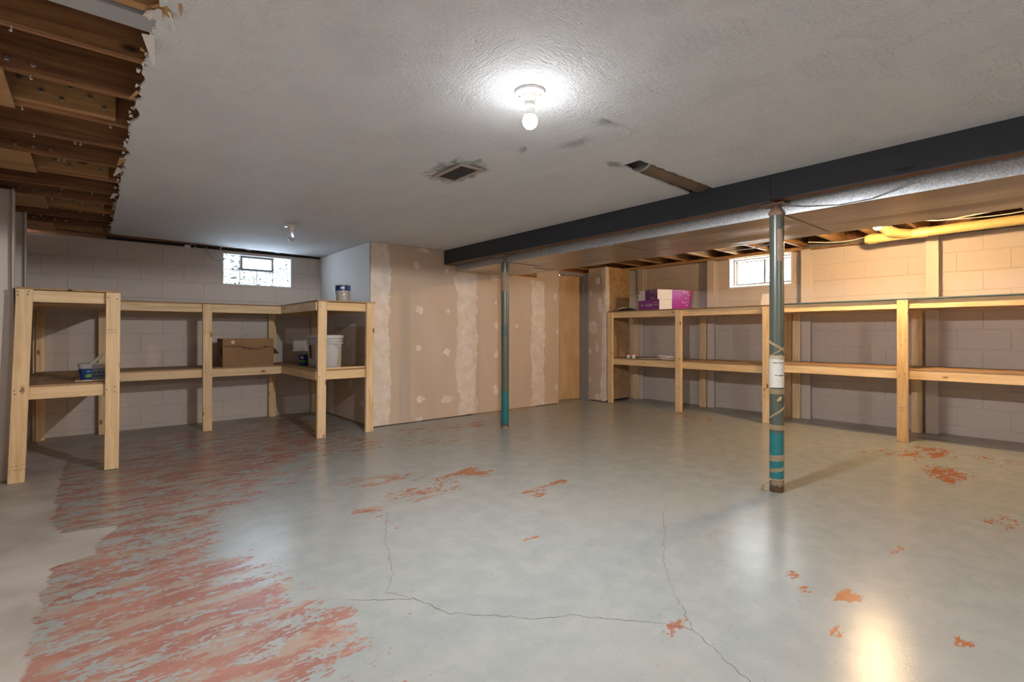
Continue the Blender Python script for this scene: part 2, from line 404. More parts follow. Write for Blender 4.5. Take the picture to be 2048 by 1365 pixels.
def thing(name, loc, label, cat, group=None, kind=None):
    o = bpy.data.objects.new(name, None); o.empty_display_size = .1; C.objects.link(o); o.location = loc
    return tag(o, label, cat, group, kind)
def bx(*a, **k): return MB().box(*a, **k)
def share(src, name, loc, parent):
    o = bpy.data.objects.new(name, src.data); C.objects.link(o); o.parent = parent; o.location = Vector(loc) - wloc(parent); return o

# ------------------------------------------------------------------ floor
XW0, XW1, YW0, YW1 = -.51, 6.93, -2.2, 6.93
def interp(v, xs, ys): return np.interp(v, xs, ys)
step = .03
gx = np.arange(XW0 - .15, XW1 + .2, step); gy = np.arange(YW0 - .15, YW1 + .2, step)
GX, GY = np.meshgrid(gx, gy)
ed = interp(GY, [-3, 1, 2, 2.5, 3, 3.5, 4, 4.5, 5, 6, 7], [.45, .55, .60, .62, .62, .95, 1.25, 1.65, 2.0, 2.3, 2.4])
wd = interp(GY, [-3, 2, 3, 4, 5, 7], [.45, .5, .75, 1.1, 1.3, 1.3])
red = np.clip(.44 + (ed - GX) / wd * .5, 0, .58)
red = np.where(GX > ed + .2, red * .8, red)
patch = np.exp(-(((GX - .80) / .30) ** 2 + ((GY - 2.9) / .55) ** 2)); red = red * (1 - .45 * patch)
for cx, cy, rx, ry, a in [(2.26, 3.11, .20, .13, .62), (1.66, 2.95, .22, .14, .60), (1.62, 3.40, .26, .14, .60), (1.9, 3.05, .10, .2, .5), (2.30, 2.45, .11, .09, .62),
        (2.56, 2.52, .10, .05, .60), (1.30, 2.86, .10, .06, .55), (1.29, 2.62, .03, .14, .52), (4.93, .72, .22, .10, .66), (5.05, .85, .16, .07, .55), (3.05, .64, .09, .04, .58),
        (2.38, .89, .07, .035, .62), (2.27, .80, .05, .03, .62), (2.35, .66, .07, .04, .66), (2.05, .61, .06, .025, .6), (2.31, .31, .06, .03, .62),
        (3.95, .35, .15, .1, .52), (1.84, 4.62, .5, .3, .52), (2.68, 4.28, .5, .25, .46), (3.44, 4.72, .4, .16, .56), (5.39, 1.30, .25, .15, .45), (5.73, 1.0, .35, .16, .58),
        (5.9, 3.5, .18, .5, .50), (5.75, 3.2, .12, .5, .46), (5.5, 4.2, .3, .4, .42), (5.8, .4, .2, .4, .5), (1.05, 1.75, .3, .12, .45), (.85, 1.45, .35, .25, .42),
        (.3, 2.3, .35, .5, .72), (.45, 1.8, .35, .25, .72), (.7, 4.7, .5, .4, .72), (.55, 3.6, .3, .2, .62), (3.2, 3.4, .35, .2, .42), (2.9, 4.9, .35, .15, .5), (1.6, 1.0, .10, .04, .5), (1.75, 1.9, .06, .03, .55)]:
    k_ = 1.55 if cx > 1.2 else 1.0; a = a - (.02 if cx > 1.2 else 0.08); g = np.exp(-(((GX - cx) / rx / k_) ** 2 + ((GY - cy) / ry / k_) ** 2) ** 1.5); red = np.maximum(red, a * g + red * (1 - g) * .999)
red = np.clip(np.maximum(red, .17), 0, 1)
# bare concrete: left of the stripped edge and along the back wall
xe = interp(GY, [-3, 2.1, 3.1, 3.14, 3.29, 3.55, 3.57, 3.88, 4.9, 5.6, 6.0, 6.1], [-.19, -.165, -.14, .02, .03, .13, -.12, -.163, -.17, -.15, -.07, .0])
bd = np.clip(.5 + (xe - GX) / .12 * .5, 0, 1)
yb = interp(GX, [-.6, .0, .6, 1.34, 2.4], [6.0, 6.1, 6.37, 6.5, 6.75])
bd = np.maximum(bd, np.where(GX < 2.42, np.clip(.5 + (GY - yb) / .1 * .5, 0, 1), 0))
bd = np.maximum(bd, np.clip(.5 + (GX - 6.55) / .08 * .5, 0, 1))
ny, nx = GX.shape
fl_v = np.zeros((nx * ny, 3), np.float32); fl_v[:, 0] = GX.ravel(); fl_v[:, 1] = GY.ravel()
idx = np.arange(nx * ny).reshape(ny, nx)
quads = np.stack([idx[:-1, :-1], idx[:-1, 1:], idx[1:, 1:], idx[1:, :-1]], -1).reshape(-1, 4)
me = bpy.data.meshes.new('floor'); me.from_pydata(fl_v.tolist(), [], quads.tolist()); me.materials.append(FLOOR)
for nm, arr in (('red', red), ('bare', bd)):
    a = me.attributes.new(nm, 'FLOAT', 'POINT'); a.data.foreach_set('value', arr.astype(np.float32).ravel())
floor = bpy.data.objects.new('floor', me); C.objects.link(floor)
tag(floor, 'concrete basement floor with worn grey-blue paint over red and bare patches', 'floor', kind='structure')
def crack(pts, w):
    P = [Vector((x, y, 0)) for x, y in pts]; out = []
    for a, b in zip(P[:-1], P[1:]):
        n = max(2, int((b - a).length / .018)); d = (b - a).normalized(); s = Vector((-d.y, d.x, 0))
        for i in range(n): out.append(a + (b - a) * i / n + s * random.uniform(-.007, .007))
    out.append(P[-1]); mb = MB(); vs = []
    for i, p in enumerate(out):
        d = (out[min(i + 1, len(out) - 1)] - out[max(i - 1, 0)]).normalized(); s = Vector((-d.y, d.x, 0)); ww = w * random.uniform(.35, 1.2)
        vs += [tuple(p + s * ww + Vector((0, 0, .0004))), tuple(p - s * ww + Vector((0, 0, .0004)))]
    mb.add(vs, [(2 * i, 2 * i + 1, 2 * i + 3, 2 * i + 2) for i in range(len(out) - 1)])
    obj('crack', mb, CRACK, floor)
crack([(1.36, 2.75), (1.167, 2.394), (1.106, 2.216), (1.023, 2.025), (.934, 1.906), (1.002, 1.787)], .0011)
crack([(.78, 1.95), (.93, 1.84), (1.002, 1.787), (1.029, 1.678), (1.048, 1.602), (1.185, 1.468), (1.283, 1.351), (1.392, 1.301), (1.468, 1.194), (1.588, 1.079), (1.654, .946)], .0014)
crack([(2.75, 1.75), (2.576, 1.665), (2.274, 1.455), (2.064, 1.334), (1.827, 1.123), (1.652, .936), (1.6, .816), (1.544, .693), (1.40, .45), (1.35, .3)], .0011)

# ------------------------------------------------------------------ block walls
BL, BH = .4064, .2032
def blockmesh(name, L, H, D, mat):
    """front face towards -y, at y=0; depth D behind"""
    c = .0045
    vs = [(-L/2, c, 0), (L/2, c, 0), (L/2, c, H), (-L/2, c, H), (-L/2 + c, 0, c), (L/2 - c, 0, c), (L/2 - c, 0, H - c), (-L/2 + c, 0, H - c),
          (-L/2, D, 0), (L/2, D, 0), (L/2, D, H), (-L/2, D, H)]
    fs = [(4, 5, 6, 7), (0, 1, 5, 4), (1, 2, 6, 5), (2, 3, 7, 6), (3, 0, 4, 7), (8, 9, 1, 0), (9, 10, 2, 1), (10, 11, 3, 2), (11, 8, 0, 3), (11, 10, 9, 8)]
    me = bpy.data.meshes.new(name); me.from_pydata(vs, [], fs); me.materials.append(mat); return me
cache = {}
def lay_blocks(wall, org, u, rotz, U0, U1, zoff, vj, holes, top):
    """blocks along direction u from org; vj = phase of vertical joints in even courses"""
    k0 = -1; gap = .0018
    zs = [zoff + BH * k for k in range(-1, 12)]
    for ci, z0 in enumerate(zs):
        z1 = z0 + BH; a0, a1 = max(z0, 0.0), min(z1, top)
        if a1 - a0 < .02: continue
        ph = vj + (BL / 2 if ci % 2 else 0)
        s = U0 + ((ph - U0) % BL) - BL
        while s < U1:
            segs = [(max(s, U0), min(s + BL, U1))]
            for h0, h1, hz0, hz1 in holes:
                if a1 > hz0 + .03 and a0 < hz1 - .03:
                    ns = []
                    for p, q in segs:
                        if q <= h0 or p >= h1: ns.append((p, q)); continue
                        if p < h0: ns.append((p, h0))
                        if q > h1: ns.append((h1, q))
                    segs = ns
            for p, q in segs:
                if q - p < .025: continue
                zz0, zz1 = a0, a1
                key = (round(q - p, 2), round(zz1 - zz0, 2))
                if key not in cache: cache[key] = blockmesh('concrete_block', key[0] - 2 * gap, key[1] - 2 * gap, .19, BLOCK)
                o = bpy.data.objects.new('concrete_block', cache[key]); C.objects.link(o); o.parent = wall
                m = (p + q) / 2; o.location = (org[0] + u[0] * m, org[1] + u[1] * m, zz0 + gap); o.rotation_euler = (0, 0, rotz)
            s += BL
WIN1 = (1.238, 2.042, 1.668, 2.060); WIN2 = (2.571, 3.403, 1.720, 2.128)
def backing(name, boxes, lab):
    mb = MB()
    for b in boxes: mb.box(*b)
    return tag(obj(name, mb, MORTAR), lab, 'wall', kind='structure')
T = .0042
wb = backing('wall_back', [(XW0 - .2, WIN1[0], YW1 + T, YW1 + .2, 0, 2.086), (WIN1[1], 2.45, YW1 + T, YW1 + .2, 0, 2.086), (WIN1[0], WIN1[1], YW1 + T, YW1 + .2, 0, WIN1[2]), (WIN1[0], WIN1[1], YW1 + T, YW1 + .2, WIN1[3], 2.086), (2.45, XW1 + .2, YW1, YW1 + .2, 0, 2.11)],
             'beige painted concrete block wall with a glass block window')
lay_blocks(wb, (0, YW1), (1, 0), 0, XW0, 2.43, .045, -.176, [WIN1], 2.09)
wr = backing('wall_right', [(XW1 + T, XW1 + .2, YW0, WIN2[0], 0, 2.118), (XW1 + T, XW1 + .2, WIN2[1], YW1, 0, 2.118), (XW1 + T, XW1 + .2, WIN2[0], WIN2[1], 0, WIN2[2])],
             'beige painted concrete block wall braced with steel beams and a hopper window')
lay_blocks(wr, (XW1, 0), (0, -1), math.radians(-90), -5.6, .9, .091, -2.186 + BL / 2, [(-WIN2[1], -WIN2[0], WIN2[2], 2.2)], 2.122)
wl = backing('wall_left', [(XW0 - .2, XW0 - T, YW0, YW1, 0, 2.118)], 'beige painted concrete block wall beside the pine shelving')
lay_blocks(wl, (XW0, 0), (0, 1), math.radians(90), 3.6, YW1, .045, .1, [], 2.108)
backing('wall_front', [(XW0 - .2, XW1 + .2, YW0 - .2, YW0, 0, 2.118)], 'beige painted block wall at the near end of the basement')

# ------------------------------------------------------------------ drywall partitions
def ragged(side, a0, a1, b0, b1, amp=.02, stp=.012, both=True, seed=0):
    """polygon strip: a across, b along (z); returns list of (a,b)"""
    r = random.Random(seed); L = []; R = []
    n = int((b1 - b0) / stp); wl_, wr_ = 0, 0
    for i in range(n + 1):
        b = b0 + (b1 - b0) * i / n
        wl_ = wl_ * .95 + r.uniform(-1, 1) * amp * .28; wr_ = wr_ * .95 + r.uniform(-1, 1) * amp * .28; jl, jr = r.uniform(-1, 1) ** 3 * amp * .5, r.uniform(-1, 1) ** 3 * amp * .5
        L.append((a0 + (wl_ + jl if side in ('l', 'b') else 0), b)); R.append((a1 + (wr_ + jr if side in ('r', 'b') else 0), b))
    return L, R
def mud_strip(parent, name, mp, L, R, mat=MUD):
    mb = MB(); n = len(L); vs = []
    for (la, lb), (ra, rb) in zip(L, R):
        e = min(.006, (ra - la) * .3)
        vs += [mp(la, lb, 0), mp(la + e, lb, .0012), mp(ra - e, rb, .0012), mp(ra, rb, 0)]
    fs = [(4 * i + k, 4 * i + k + 1, 4 * i + k + 5, 4 * i + k + 4) for i in range(n - 1) for k in range(3)]
    mb.add(vs, fs); return obj(name, mb, mat, parent)
def mud_spot(parent, mp, a, b, ra, rb, seed):
    r = random.Random(seed); n = 14; o = []; ii = []
    for k in range(n):
        t = 2 * math.pi * k / n; q = r.uniform(.65, 1.2); o.append((a + ra * q * math.cos(t), b + rb * q * math.sin(t))); ii.append((a + ra * q * .8 * math.cos(t), b + rb * q * .8 * math.sin(t)))
    vs = [mp(*p, .0002) for p in o] + [mp(*p, .0014) for p in ii]
    fs = [(i, (i + 1) % n, n + (i + 1) % n, n + i) for i in range(n)] + [tuple(range(n, 2 * n))]
    obj('filler_spot', MB().add(vs, fs), MUD, parent)
YD = 5.33
wp = thing('wall_partition', (2.42, YD, 0), 'unpainted drywall partition with white joint compound strips', 'wall', kind='structure')
for x0, x1, zt in ((2.42, 3.56, 2.11), (3.56, 3.75, 1.862), (3.75, 4.98, 1.862), (4.98, 5.455, 2.11)):
    pass
obj('drywall_sheet', bx(2.42, 3.40, YD, YD + .013, .008, 2.108), DRYWALL, wp)
obj('drywall_sheet', bx(3.40, 3.752, YD, YD + .013, .008, 1.93), DRYWALL, wp)
obj('drywall_sheet', bx(3.753, 4.99, YD, YD + .013, .012, 1.874), DRYWALL, wp)
obj('drywall_sheet', bx(4.991, 5.455, YD, YD + .013, .008, 2.10), DRYWALL, wp)
obj('stud_core', bx(2.433, 5.44, YD + .013, YD + .1, 0, 1.86), DARK, wp)
obj('drywall_end', bx(5.44, 5.455, YD + .013, YD + .113, .008, 2.0), DRYWALL, wp)
obj('sole_strip', bx(3.85, 4.98, YD - .004, YD + .012, 0, .011), PLY, wp)
mpY = lambda a, b, d: (a, YD - .0003 - d, b)
mud_strip(wp, 'joint_compound_strip', mpY, *ragged('r', 2.422, 2.655, .01, 2.105, .03, seed=1))
mud_strip(wp, 'joint_compound_strip', mpY, *ragged('b', 3.60, 3.91, .012, 1.90, .035, seed=2))
mud_strip(wp, 'joint_compound_strip', mpY, *ragged('b', 4.885, 5.155, .012, 1.84, .035, seed=3))
for i, (a, b, ra, rb) in enumerate([(3.05, 1.355, .06, .05), (3.458, 1.355, .035, .03), (3.036, .888, .045, .04), (3.443, .83, .05, .045), (3.064, .269, .06, .04), (3.451, .235, .10, .045), (3.009, 1.891, .045, .045), (4.242, 1.173, .035, .05),
        (4.242, .79, .05, .05), (4.234, .298, .05, .07), (3.105, 2.082, .08, .03), (4.21, 1.83, .07, .05), (3.44, 1.86, .03, .03), (4.60, 1.17, .035, .03), (5.40, .25, .03, .05), (5.38, 1.62, .03, .06), (3.05, .03, .06, .03), (4.23, 1.48, .02, .03), (5.42, 1.1, .025, .04), (3.58, 1.75, .03, .07)]):
    mud_spot(wp, mpY, a, b, ra, rb, 50 + i)
obj('ledger_strip', bx(3.60, 5.0, YD - .022, YD - .001, 1.862, 1.874), PINE[0], wp)
ws = thing('wall_partition_side', (2.42, YD, 0), 'drywall return wall, paler above, behind the shelving and paint can', 'wall', kind='structure')
obj('drywall_sheet', bx(2.42, 2.433, YD + .0005, YW1 - .002, .02, 2.108), DRYWALL, ws)
mpX = lambda a, b, d: (2.4197 - d, a, b)
L, R = ragged('b', YD + .012, YW1 - .01, 1.15, 2.106, .004, seed=9); mud_strip(ws, 'pale_upper_area', mpX, L, R, PALE_DW)  # upper part of the wall paler grey-white, tan paper below
mud_strip(ws, 'joint_compound_strip', mpX, *ragged('b', 6.45, 6.68, .02, 1.15, .03, seed=10))
for i, (a, b) in enumerate([(5.95, .95), (5.9, .45), (6.2, .6), (5.55, .25)]): mud_spot(ws, mpX, a, b, .06, .05, 90 + i)
we = thing('wall_partition_end', (6.10, 4.95, 0), 'short drywall stub wall between the door and the pine shelves', 'wall', kind='structure')
obj('drywall_sheet', bx(6.10, 6.113, 4.95, 5.29, .012, 2.10), DRYWALL, we)
obj('plywood_end_panel', bx(6.1135, 6.70, 4.95, 4.962, .03, 2.105), PLY, we)
obj('stud_core', bx(6.114, 6.69, 4.963, 5.285, 0, 2.09), DARK, we)
mpE = lambda a, b, d: (6.0997 - d, -a, b)
mud_strip(we, 'corner_bead_strip', mpE, *ragged('l', -5.03, -4.951, .012, 2.09, .03, seed=12))
for i, (a, b, ra, rb) in enumerate([(-5.25, 1.72, .03, .06), (-5.20, 1.17, .10, .09), (-5.26, .78, .025, .05), (-5.26, .33, .025, .05), (-5.12, .85, .03, .1), (-5.06, 1.5, .05, .14), (-5.1, .07, .08, .05)]): mud_spot(we, mpE, a, b, ra, rb, 120 + i)
mpE2 = lambda a, b, d: (a, 4.9497 - d, b)
mud_strip(we, 'corner_bead_strip', mpE2, *ragged('r', 6.102, 6.185, .03, 2.1, .015, seed=14))
th = thing('thermostat_cover', (6.097, 5.105, 1.84), 'small blank cream plastic cover plate on the drywall stub', 'cover plate')
obj('plate', bx(6.080, 6.0985, 5.07, 5.14, 1.84, 1.945, .005), WHITE, th); obj('plate_screw', MB().lathe([(.004, -.002), (.004, .002)], (6.0795, 5.105, 1.925), 8, axis='x'), TIN, th)
# door
dr = thing('door_1', (5.8, 5.45, 0), 'plain birch door set in a grey steel frame', 'door', kind='structure')
ax, ay, bx_, by_ = 6.165, 5.475, 5.42, 5.625
d = Vector((bx_ - ax, by_ - ay, 0)).normalized(); nrm = Vector((-d.y, d.x, 0))
L_ = .76
pts = [Vector((ax, ay, 0)), Vector((ax, ay, 0)) + d * L_]
q = [pts[0], pts[1], pts[1] - nrm * .035, pts[0] - nrm * .035]
mb = MB(); mb.add([(p.x, p.y, z) for z in (.012, 1.99) for p in q], [(0, 1, 2, 3), (4, 5, 6, 7), (0, 1, 5, 4), (1, 2, 6, 5), (2, 3, 7, 6), (3, 0, 4, 7)])
obj('door_slab', mb, DOORW, dr)
mb = MB(); mb.box(6.09, 6.113, 5.292, 5.32, 0, 2.035).box(6.108, 6.13, 5.32, 5.40, 0, 2.03).box(6.09, 6.108, 5.32, 5.40, 0, 2.03, 0).box(6.105, 6.20, 5.40, 5.46, 0, 2.03)
obj('door_jamb', mb, FRAMEG, dr); obj('door_head', bx(5.455, 6.19, 5.40, 5.46, 1.992, 2.035), FRAMEG, dr)
for z in (.25, 1.0, 1.75): obj('hinge', MB().tube([(6.085, 5.405, z), (6.085, 5.405, z + .09)], .006, 8), FRAMEG, dr)

# ------------------------------------------------------------------ ceiling
cl = obj('ceiling', bx(XW0 - .2, XW1 + .2, YW0 - .2, YW1 + .2, 2.36, 2.38), SUBFL)
tag(cl, 'basement ceiling of bare joists partly covered with textured white drywall', 'ceiling', kind='structure')
ZJ, ZR, JT = 2.122, 2.165, .038
jy = [2.0 + .4055 * k for k in range(-10, 13)]
jy = [y for y in jy if YW0 < y < 6.9]
for i, y in enumerate(jy):
    obj('floor_joist', bx(XW0 - .18, 3.56, y - JT / 2, y + JT / 2, ZJ, 2.358, .003), JOIST if y > 2.1 else JOIST_TAN, cl)
    obj('floor_joist', bx(3.41, XW1 + .14, y + .02, y + .02 + JT, ZR, 2.358, .003), JOIST_TAN, cl)
obj('joist_cap', bx(XW0 - .18, .25, 2.045, 2.145, ZJ - .001, ZJ + .16), LINER, cl)
for k in range(4):
    y0, y1 = 2.0 + .4055 * (2 + 3 * k) , 2.0 + .4055 * (3 + 3 * k)
    if y1 > 6.9: break
    obj('bay_plate', bx(XW0 - .15, -.262, y0 - .012, y1 + .018, ZJ - .014, ZJ - .001, .001), JOIST_TAN, cl)
    sb = obj('sister_board', bx(-.30, .10, y1 - .019 - .042, y1 - .0195, ZJ + .012, ZJ + .15, .003), JOIST_TAN, cl)
    lin = obj('bay_liner', bx(-.33, .6, y1 - .03, y1 - .0195, ZJ + .152, 2.357), LINER, cl)
    for j, (bxx, bz) in enumerate([(-.24, .095), (-.17, .055), (-.07, .10), (-.10, .035), (0.0, .075), (.055, .04)]):
        obj('bolt', MB().lathe([(.0, -.012), (.008, -.012), (.011, -.007), (.0115, 0)], (bxx, y1 - .0615, ZJ + .012 + bz), 10, axis='y'), TIN, sb)
    for j in range(4):
        obj('bolt', MB().lathe([(.0, -.012), (.008, -.012), (.011, -.007), (.0115, 0)], (-.40 + .075 * j, y0 - .0195, ZJ + .035), 10, axis='y'), TIN, cl)
r = random.Random(3)
for i in range(20):
    y = r.choice([j for j in jy if 2.2 < j < 6.5]); x = r.uniform(-.35, .14)
    obj('nail', MB().tube([(x, y, ZJ + .004), (x + r.uniform(-.006, .006), y + r.uniform(-.005, .005), ZJ - .016)], [.0018, .0018], 6).lathe([(.0, -.003), (.0042, -.002), (.0042, .002), (0, .003)], (x, y, ZJ - .017), 8), CHIPW, cl)
# drywall sheets
def sheet(edge_l, edge_r, z0=2.11, z1=2.1215):
    n = len(edge_l); vs = []
    for (a, b), (c, d_) in zip(edge_l, edge_r): vs += [(a, b, z0), (c, d_, z0), (a, b, z1), (c, d_, z1)]
    fs = []
    for i in range(n - 1):
        o = 4 * i; fs += [(o, o + 1, o + 5, o + 4), (o + 2, o + 6, o + 7, o + 3), (o, o + 4, o + 6, o + 2), (o + 1, o + 3, o + 7, o + 5)]
    fs += [(0, 2, 3, 1), (4 * n - 4, 4 * n - 3, 4 * n - 1, 4 * n - 2)]
    return MB().add(vs, fs)
r = random.Random(11); el = []; er = []; w_ = 0
ys = np.arange(YW0, 6.672, .014)
for y in ys:
    w_ = w_ * .8 + r.uniform(-1, 1) * .007
    el.append((.165 + w_ + (.012 if r.random() < .1 else 0), float(y))); er.append((2.519, float(y)))
obj('drywall_sheet', sheet(el, er), CEIL, cl)
obj('drywall_sheet', sheet([(.20, 6.672), (1.0, 6.75), (2.419, 6.75)][:1] + [(.20, 6.672)], [(2.419, 6.672), (2.419, 6.897)]), CEIL, cl)
def tornedge(x0, y0, x1, y1, seed, amp=.006):
    rr = random.Random(seed); n = int(math.hypot(x1 - x0, y1 - y0) / .02); return [(x0 + (x1 - x0) * i / n + rr.uniform(-amp, amp) * (abs(y1 - y0) > abs(x1 - x0)), y0 + (y1 - y0) * i / n + rr.uniform(-amp, amp) * (abs(x1 - x0) > abs(y1 - y0))) for i in range(n + 1)]
eb = tornedge(2.52, 1.785, 3.402, 1.785, 21); ec = tornedge(2.52, 1.915, 3.402, 1.968, 22)
obj('drywall_sheet', sheet([(x, YW0) for x, y in eb], eb), CEIL, cl)
obj('drywall_sheet', sheet(ec, [(x, 5.328) for x, y in ec]), CEIL, cl)
# paper and gypsum crumbs along the torn edge
for i in range(60):
    y = r.uniform(1.9, 6.6); x = .158 + r.uniform(-.012, .006); s_ = r.uniform(.006, .018); pts = []
    for k in range(6):
        a = k * math.pi / 3; q_ = s_ * r.uniform(.4, 1.1); pts.append((x - .3 * s_ + q_ * math.cos(a) * .8, y + q_ * math.sin(a) * 1.5, 2.108 + r.uniform(-.006, .01)))
    c_ = (sum(p[0] for p in pts) / 6, sum(p[1] for p in pts) / 6, 2.106)
    obj('torn_paper', MB().add(pts + [c_, (c_[0], c_[1], 2.118)], [(k, (k + 1) % 6, 6) for k in range(6)] + [((k + 1) % 6, k, 7) for k in range(6)]), CHIPW if r.random() < .75 else CHIPB, cl)
def flap(x, y, dx, dy, dz, w, mat):
    mb = MB(); a = Vector((x, y, 2.112)); b = a + Vector((dx, dy, dz)); s_ = Vector((dy, -dx, 0)).normalized() * w; t_ = Vector((0, 0, .003))
    mb.add([tuple(a + s_), tuple(a - s_), tuple(b - s_ * .2), tuple(b + s_ * .2), tuple(a + s_ + t_), tuple(a - s_ + t_), tuple(b - s_ * .2 + t_), tuple(b + s_ * .2 + t_)], [(0, 1, 2, 3), (4, 7, 6, 5), (0, 4, 5, 1), (1, 5, 6, 2), (2, 6, 7, 3), (3, 7, 4, 0)])
    obj('torn_paper', mb, mat, cl)
flap(.155, 2.15, .025, .09, -.06, .018, CHIPW); flap(.165, 1.93, .04, .03, -.012, .03, CHIPB); flap(.16, 2.03, .01, -.1, -.015, .028, CHIPW)
flap(.19, 1.93, .035, .06, -.05, .004, CHIPW); flap(.215, 1.86, .012, .07, -.01, .006, CHIPB); flap(.16, 2.68, -.03, .03, -.03, .010, CHIPB); flap(.155, 3.75, -.025, .12, -.02, .02, CHIPB)
flap(.15, 4.0, -.03, .12, -.025, .02, CHIPW); flap(.15, 4.75, -.03, .1, -.02, .018, CHIPW)
# taped seams, slightly raised
def seam(x0, y0, x1, y1, w=.035, h=.0008):
    a = Vector((x0, y0, 0)); b = Vector((x1, y1, 0)); d_ = (b - a).normalized(); s_ = Vector((-d_.y, d_.x, 0)); n = 24; vs = []
    rr = random.Random(int(x0 * 1000)); 
    for i in range(n + 1):
        p = a + (b - a) * i / n; o = rr.uniform(-.004, .004)
        vs += [tuple(p + s_ * (w + o) + Vector((0, 0, 2.1099))), tuple(p + s_ * w * .25 + Vector((0, 0, 2.11 - h))), tuple(p - s_ * w * .25 + Vector((0, 0, 2.11 - h))), tuple(p - s_ * (w + o) + Vector((0, 0, 2.1099)))]
    obj('taped_seam', MB().add(vs, [(4 * i + k, 4 * i + k + 1, 4 * i + k + 5, 4 * i + k + 4) for i in range(n) for k in range(3)]), CEIL, cl)
seam(.22, 2.53, 1.70, 2.85); seam(1.98, 2.83, 3.35, 2.83, .02); seam(3.06, -2.1, 2.95, 1.7, .012, .0014); seam(1.87, -2.1, 1.91, 1.60, .05, .0009); seam(1.92, .40, 3.05, .50, .03, .0008)
obj('torn_tape', MB().add([(1.88, 1.56, 2.109), (1.93, 1.62, 2.109), (1.96, 1.54, 2.085)], [(0, 1, 2), (2, 1, 0)]), CEIL, cl)
obj('torn_tape', MB().add([(1.85, 2.06, 2.109), (1.90, 2.10, 2.109), (1.85, 2.13, 2.094)], [(0, 1, 2), (2, 1, 0)]), CEIL, cl)
seam(1.90, 1.62, 1.86, 2.07, .008, .0012)
# sills and rims above the block walls
obj('sill_plate', bx(6.87, 7.08, YW0, 6.9, 2.123, 2.163), JOIST_TAN, cl); obj('rim_joist', bx(7.09, 7.13, YW0, 6.9, 2.123, 2.358), JOIST, cl)
obj('rim_joist', bx(XW0 - .2, XW1 + .2, 6.99, 7.03, 2.087, 2.358), JOIST, cl); obj('rim_joist', bx(XW0 - .19, XW0 - .15, YW0, 6.9, 2.118, 2.358), JOIST, cl)
obj('rim_joist', bx(XW0 - .2, XW1 + .2, YW0 - .19, YW0 - .15, 2.118, 2.358), JOIST, cl)
obj('gap_shade_strip', bx(.14, 2.40, 6.94, 6.985, 2.088, 2.121), DARK, cl); obj('edge_trim', MB().add([(.20, 6.674, 2.1085), (2.415, 6.899, 2.1085), (2.415, 6.907, 2.1085), (.20, 6.682, 2.1085), (.20, 6.674, 2.121), (2.415, 6.899, 2.121), (2.415, 6.907, 2.121), (.20, 6.682, 2.121)], [(0, 1, 2, 3), (4, 7, 6, 5), (0, 4, 5, 1), (2, 6, 7, 3), (0, 3, 7, 4), (1, 5, 6, 2)]), LINER, cl)  # first strip is painted dark for the shade in the gap above the wall

# ------------------------------------------------------------------ main beam, ducts
bm_ = thing('support_beam', (3.46, 2, 1.94), 'long charcoal painted timber support beam below the ceiling', 'beam')
for y0, y1, zb in ((1.398, 5.329, 1.938), (YW0 + .02, 1.396, 1.948)):
    sg = obj('beam_face', bx(3.405, 3.442, y0, y1, zb, 2.1215, .002), BEAM, bm_)
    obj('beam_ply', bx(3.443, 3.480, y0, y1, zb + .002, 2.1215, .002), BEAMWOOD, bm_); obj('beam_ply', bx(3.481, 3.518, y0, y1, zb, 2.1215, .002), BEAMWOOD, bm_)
def duct(x0, x1, lab, z0, seams, side):
    t = thing('air_duct', ((x0 + x1) / 2, 1.5, z0), lab, 'duct')
    ys_ = [YW0 + .03] + seams + [5.326]
    for a, b in zip(ys_[:-1], ys_[1:]):
        n = 10; m = 7; vs = []; fs = []
        for i in range(n + 1):
            for j in range(m + 1):
                u, v = i / n, j / m; sag = -.010 * math.sin(math.pi * u) * math.sin(math.pi * v) + .004 * math.sin(3 * math.pi * v + 4 * u)* math.sin(math.pi * u)
                vs.append((x0 + (x1 - x0) * v, a + (b - a) * u, z0 + sag * (0 if j in (0, m) else 1)))
        fs = [(i * (m + 1) + j, i * (m + 1) + j + 1, (i + 1) * (m + 1) + j + 1, (i + 1) * (m + 1) + j) for i in range(n) for j in range(m)]
        bt = MB().add(vs, fs); bt.sm = True
        obj('duct_bottom', bt, GALVB, t)
        obj('duct_side', bx(x0, x0 + .002, a, b, z0, 2.16), GALV, t); obj('duct_side', bx(x1 - .002, x1, a, b, z0, 2.16), GALV, t)
        k = a + .3
        while b - a > .9 and k < b - .2: obj('side_rib', bx(x0 - .0015, x0, k, k + .012, z0 + .004, 2.15), GALV, t); k += .38
    for y in seams:
        obj('drive_cleat', bx(x0, x1, y - .014, y + .014, z0 - .007, z0 - .0005, .002), GALVB, t)
        obj('drive_cleat', bx(x0 - .0035, x0 - .0005, y - .014, y + .014, z0 - .004, 2.1, .001), GALV, t)
    return t
duct(3.572, 4.118, 'galvanized rectangular air duct running close beside the charcoal beam', 1.868, [-.07, 1.385, 2.84, 4.30], 1)
duct(4.128, 4.53, 'dusty rectangular air duct on the side toward the window wall', 1.870, [-.02, 1.39, 3.02, 4.46], 0)
rd = thing('round_duct', (2.95, 1.87, 2.105), 'round brown sheet metal duct showing through the ceiling slot', 'duct')
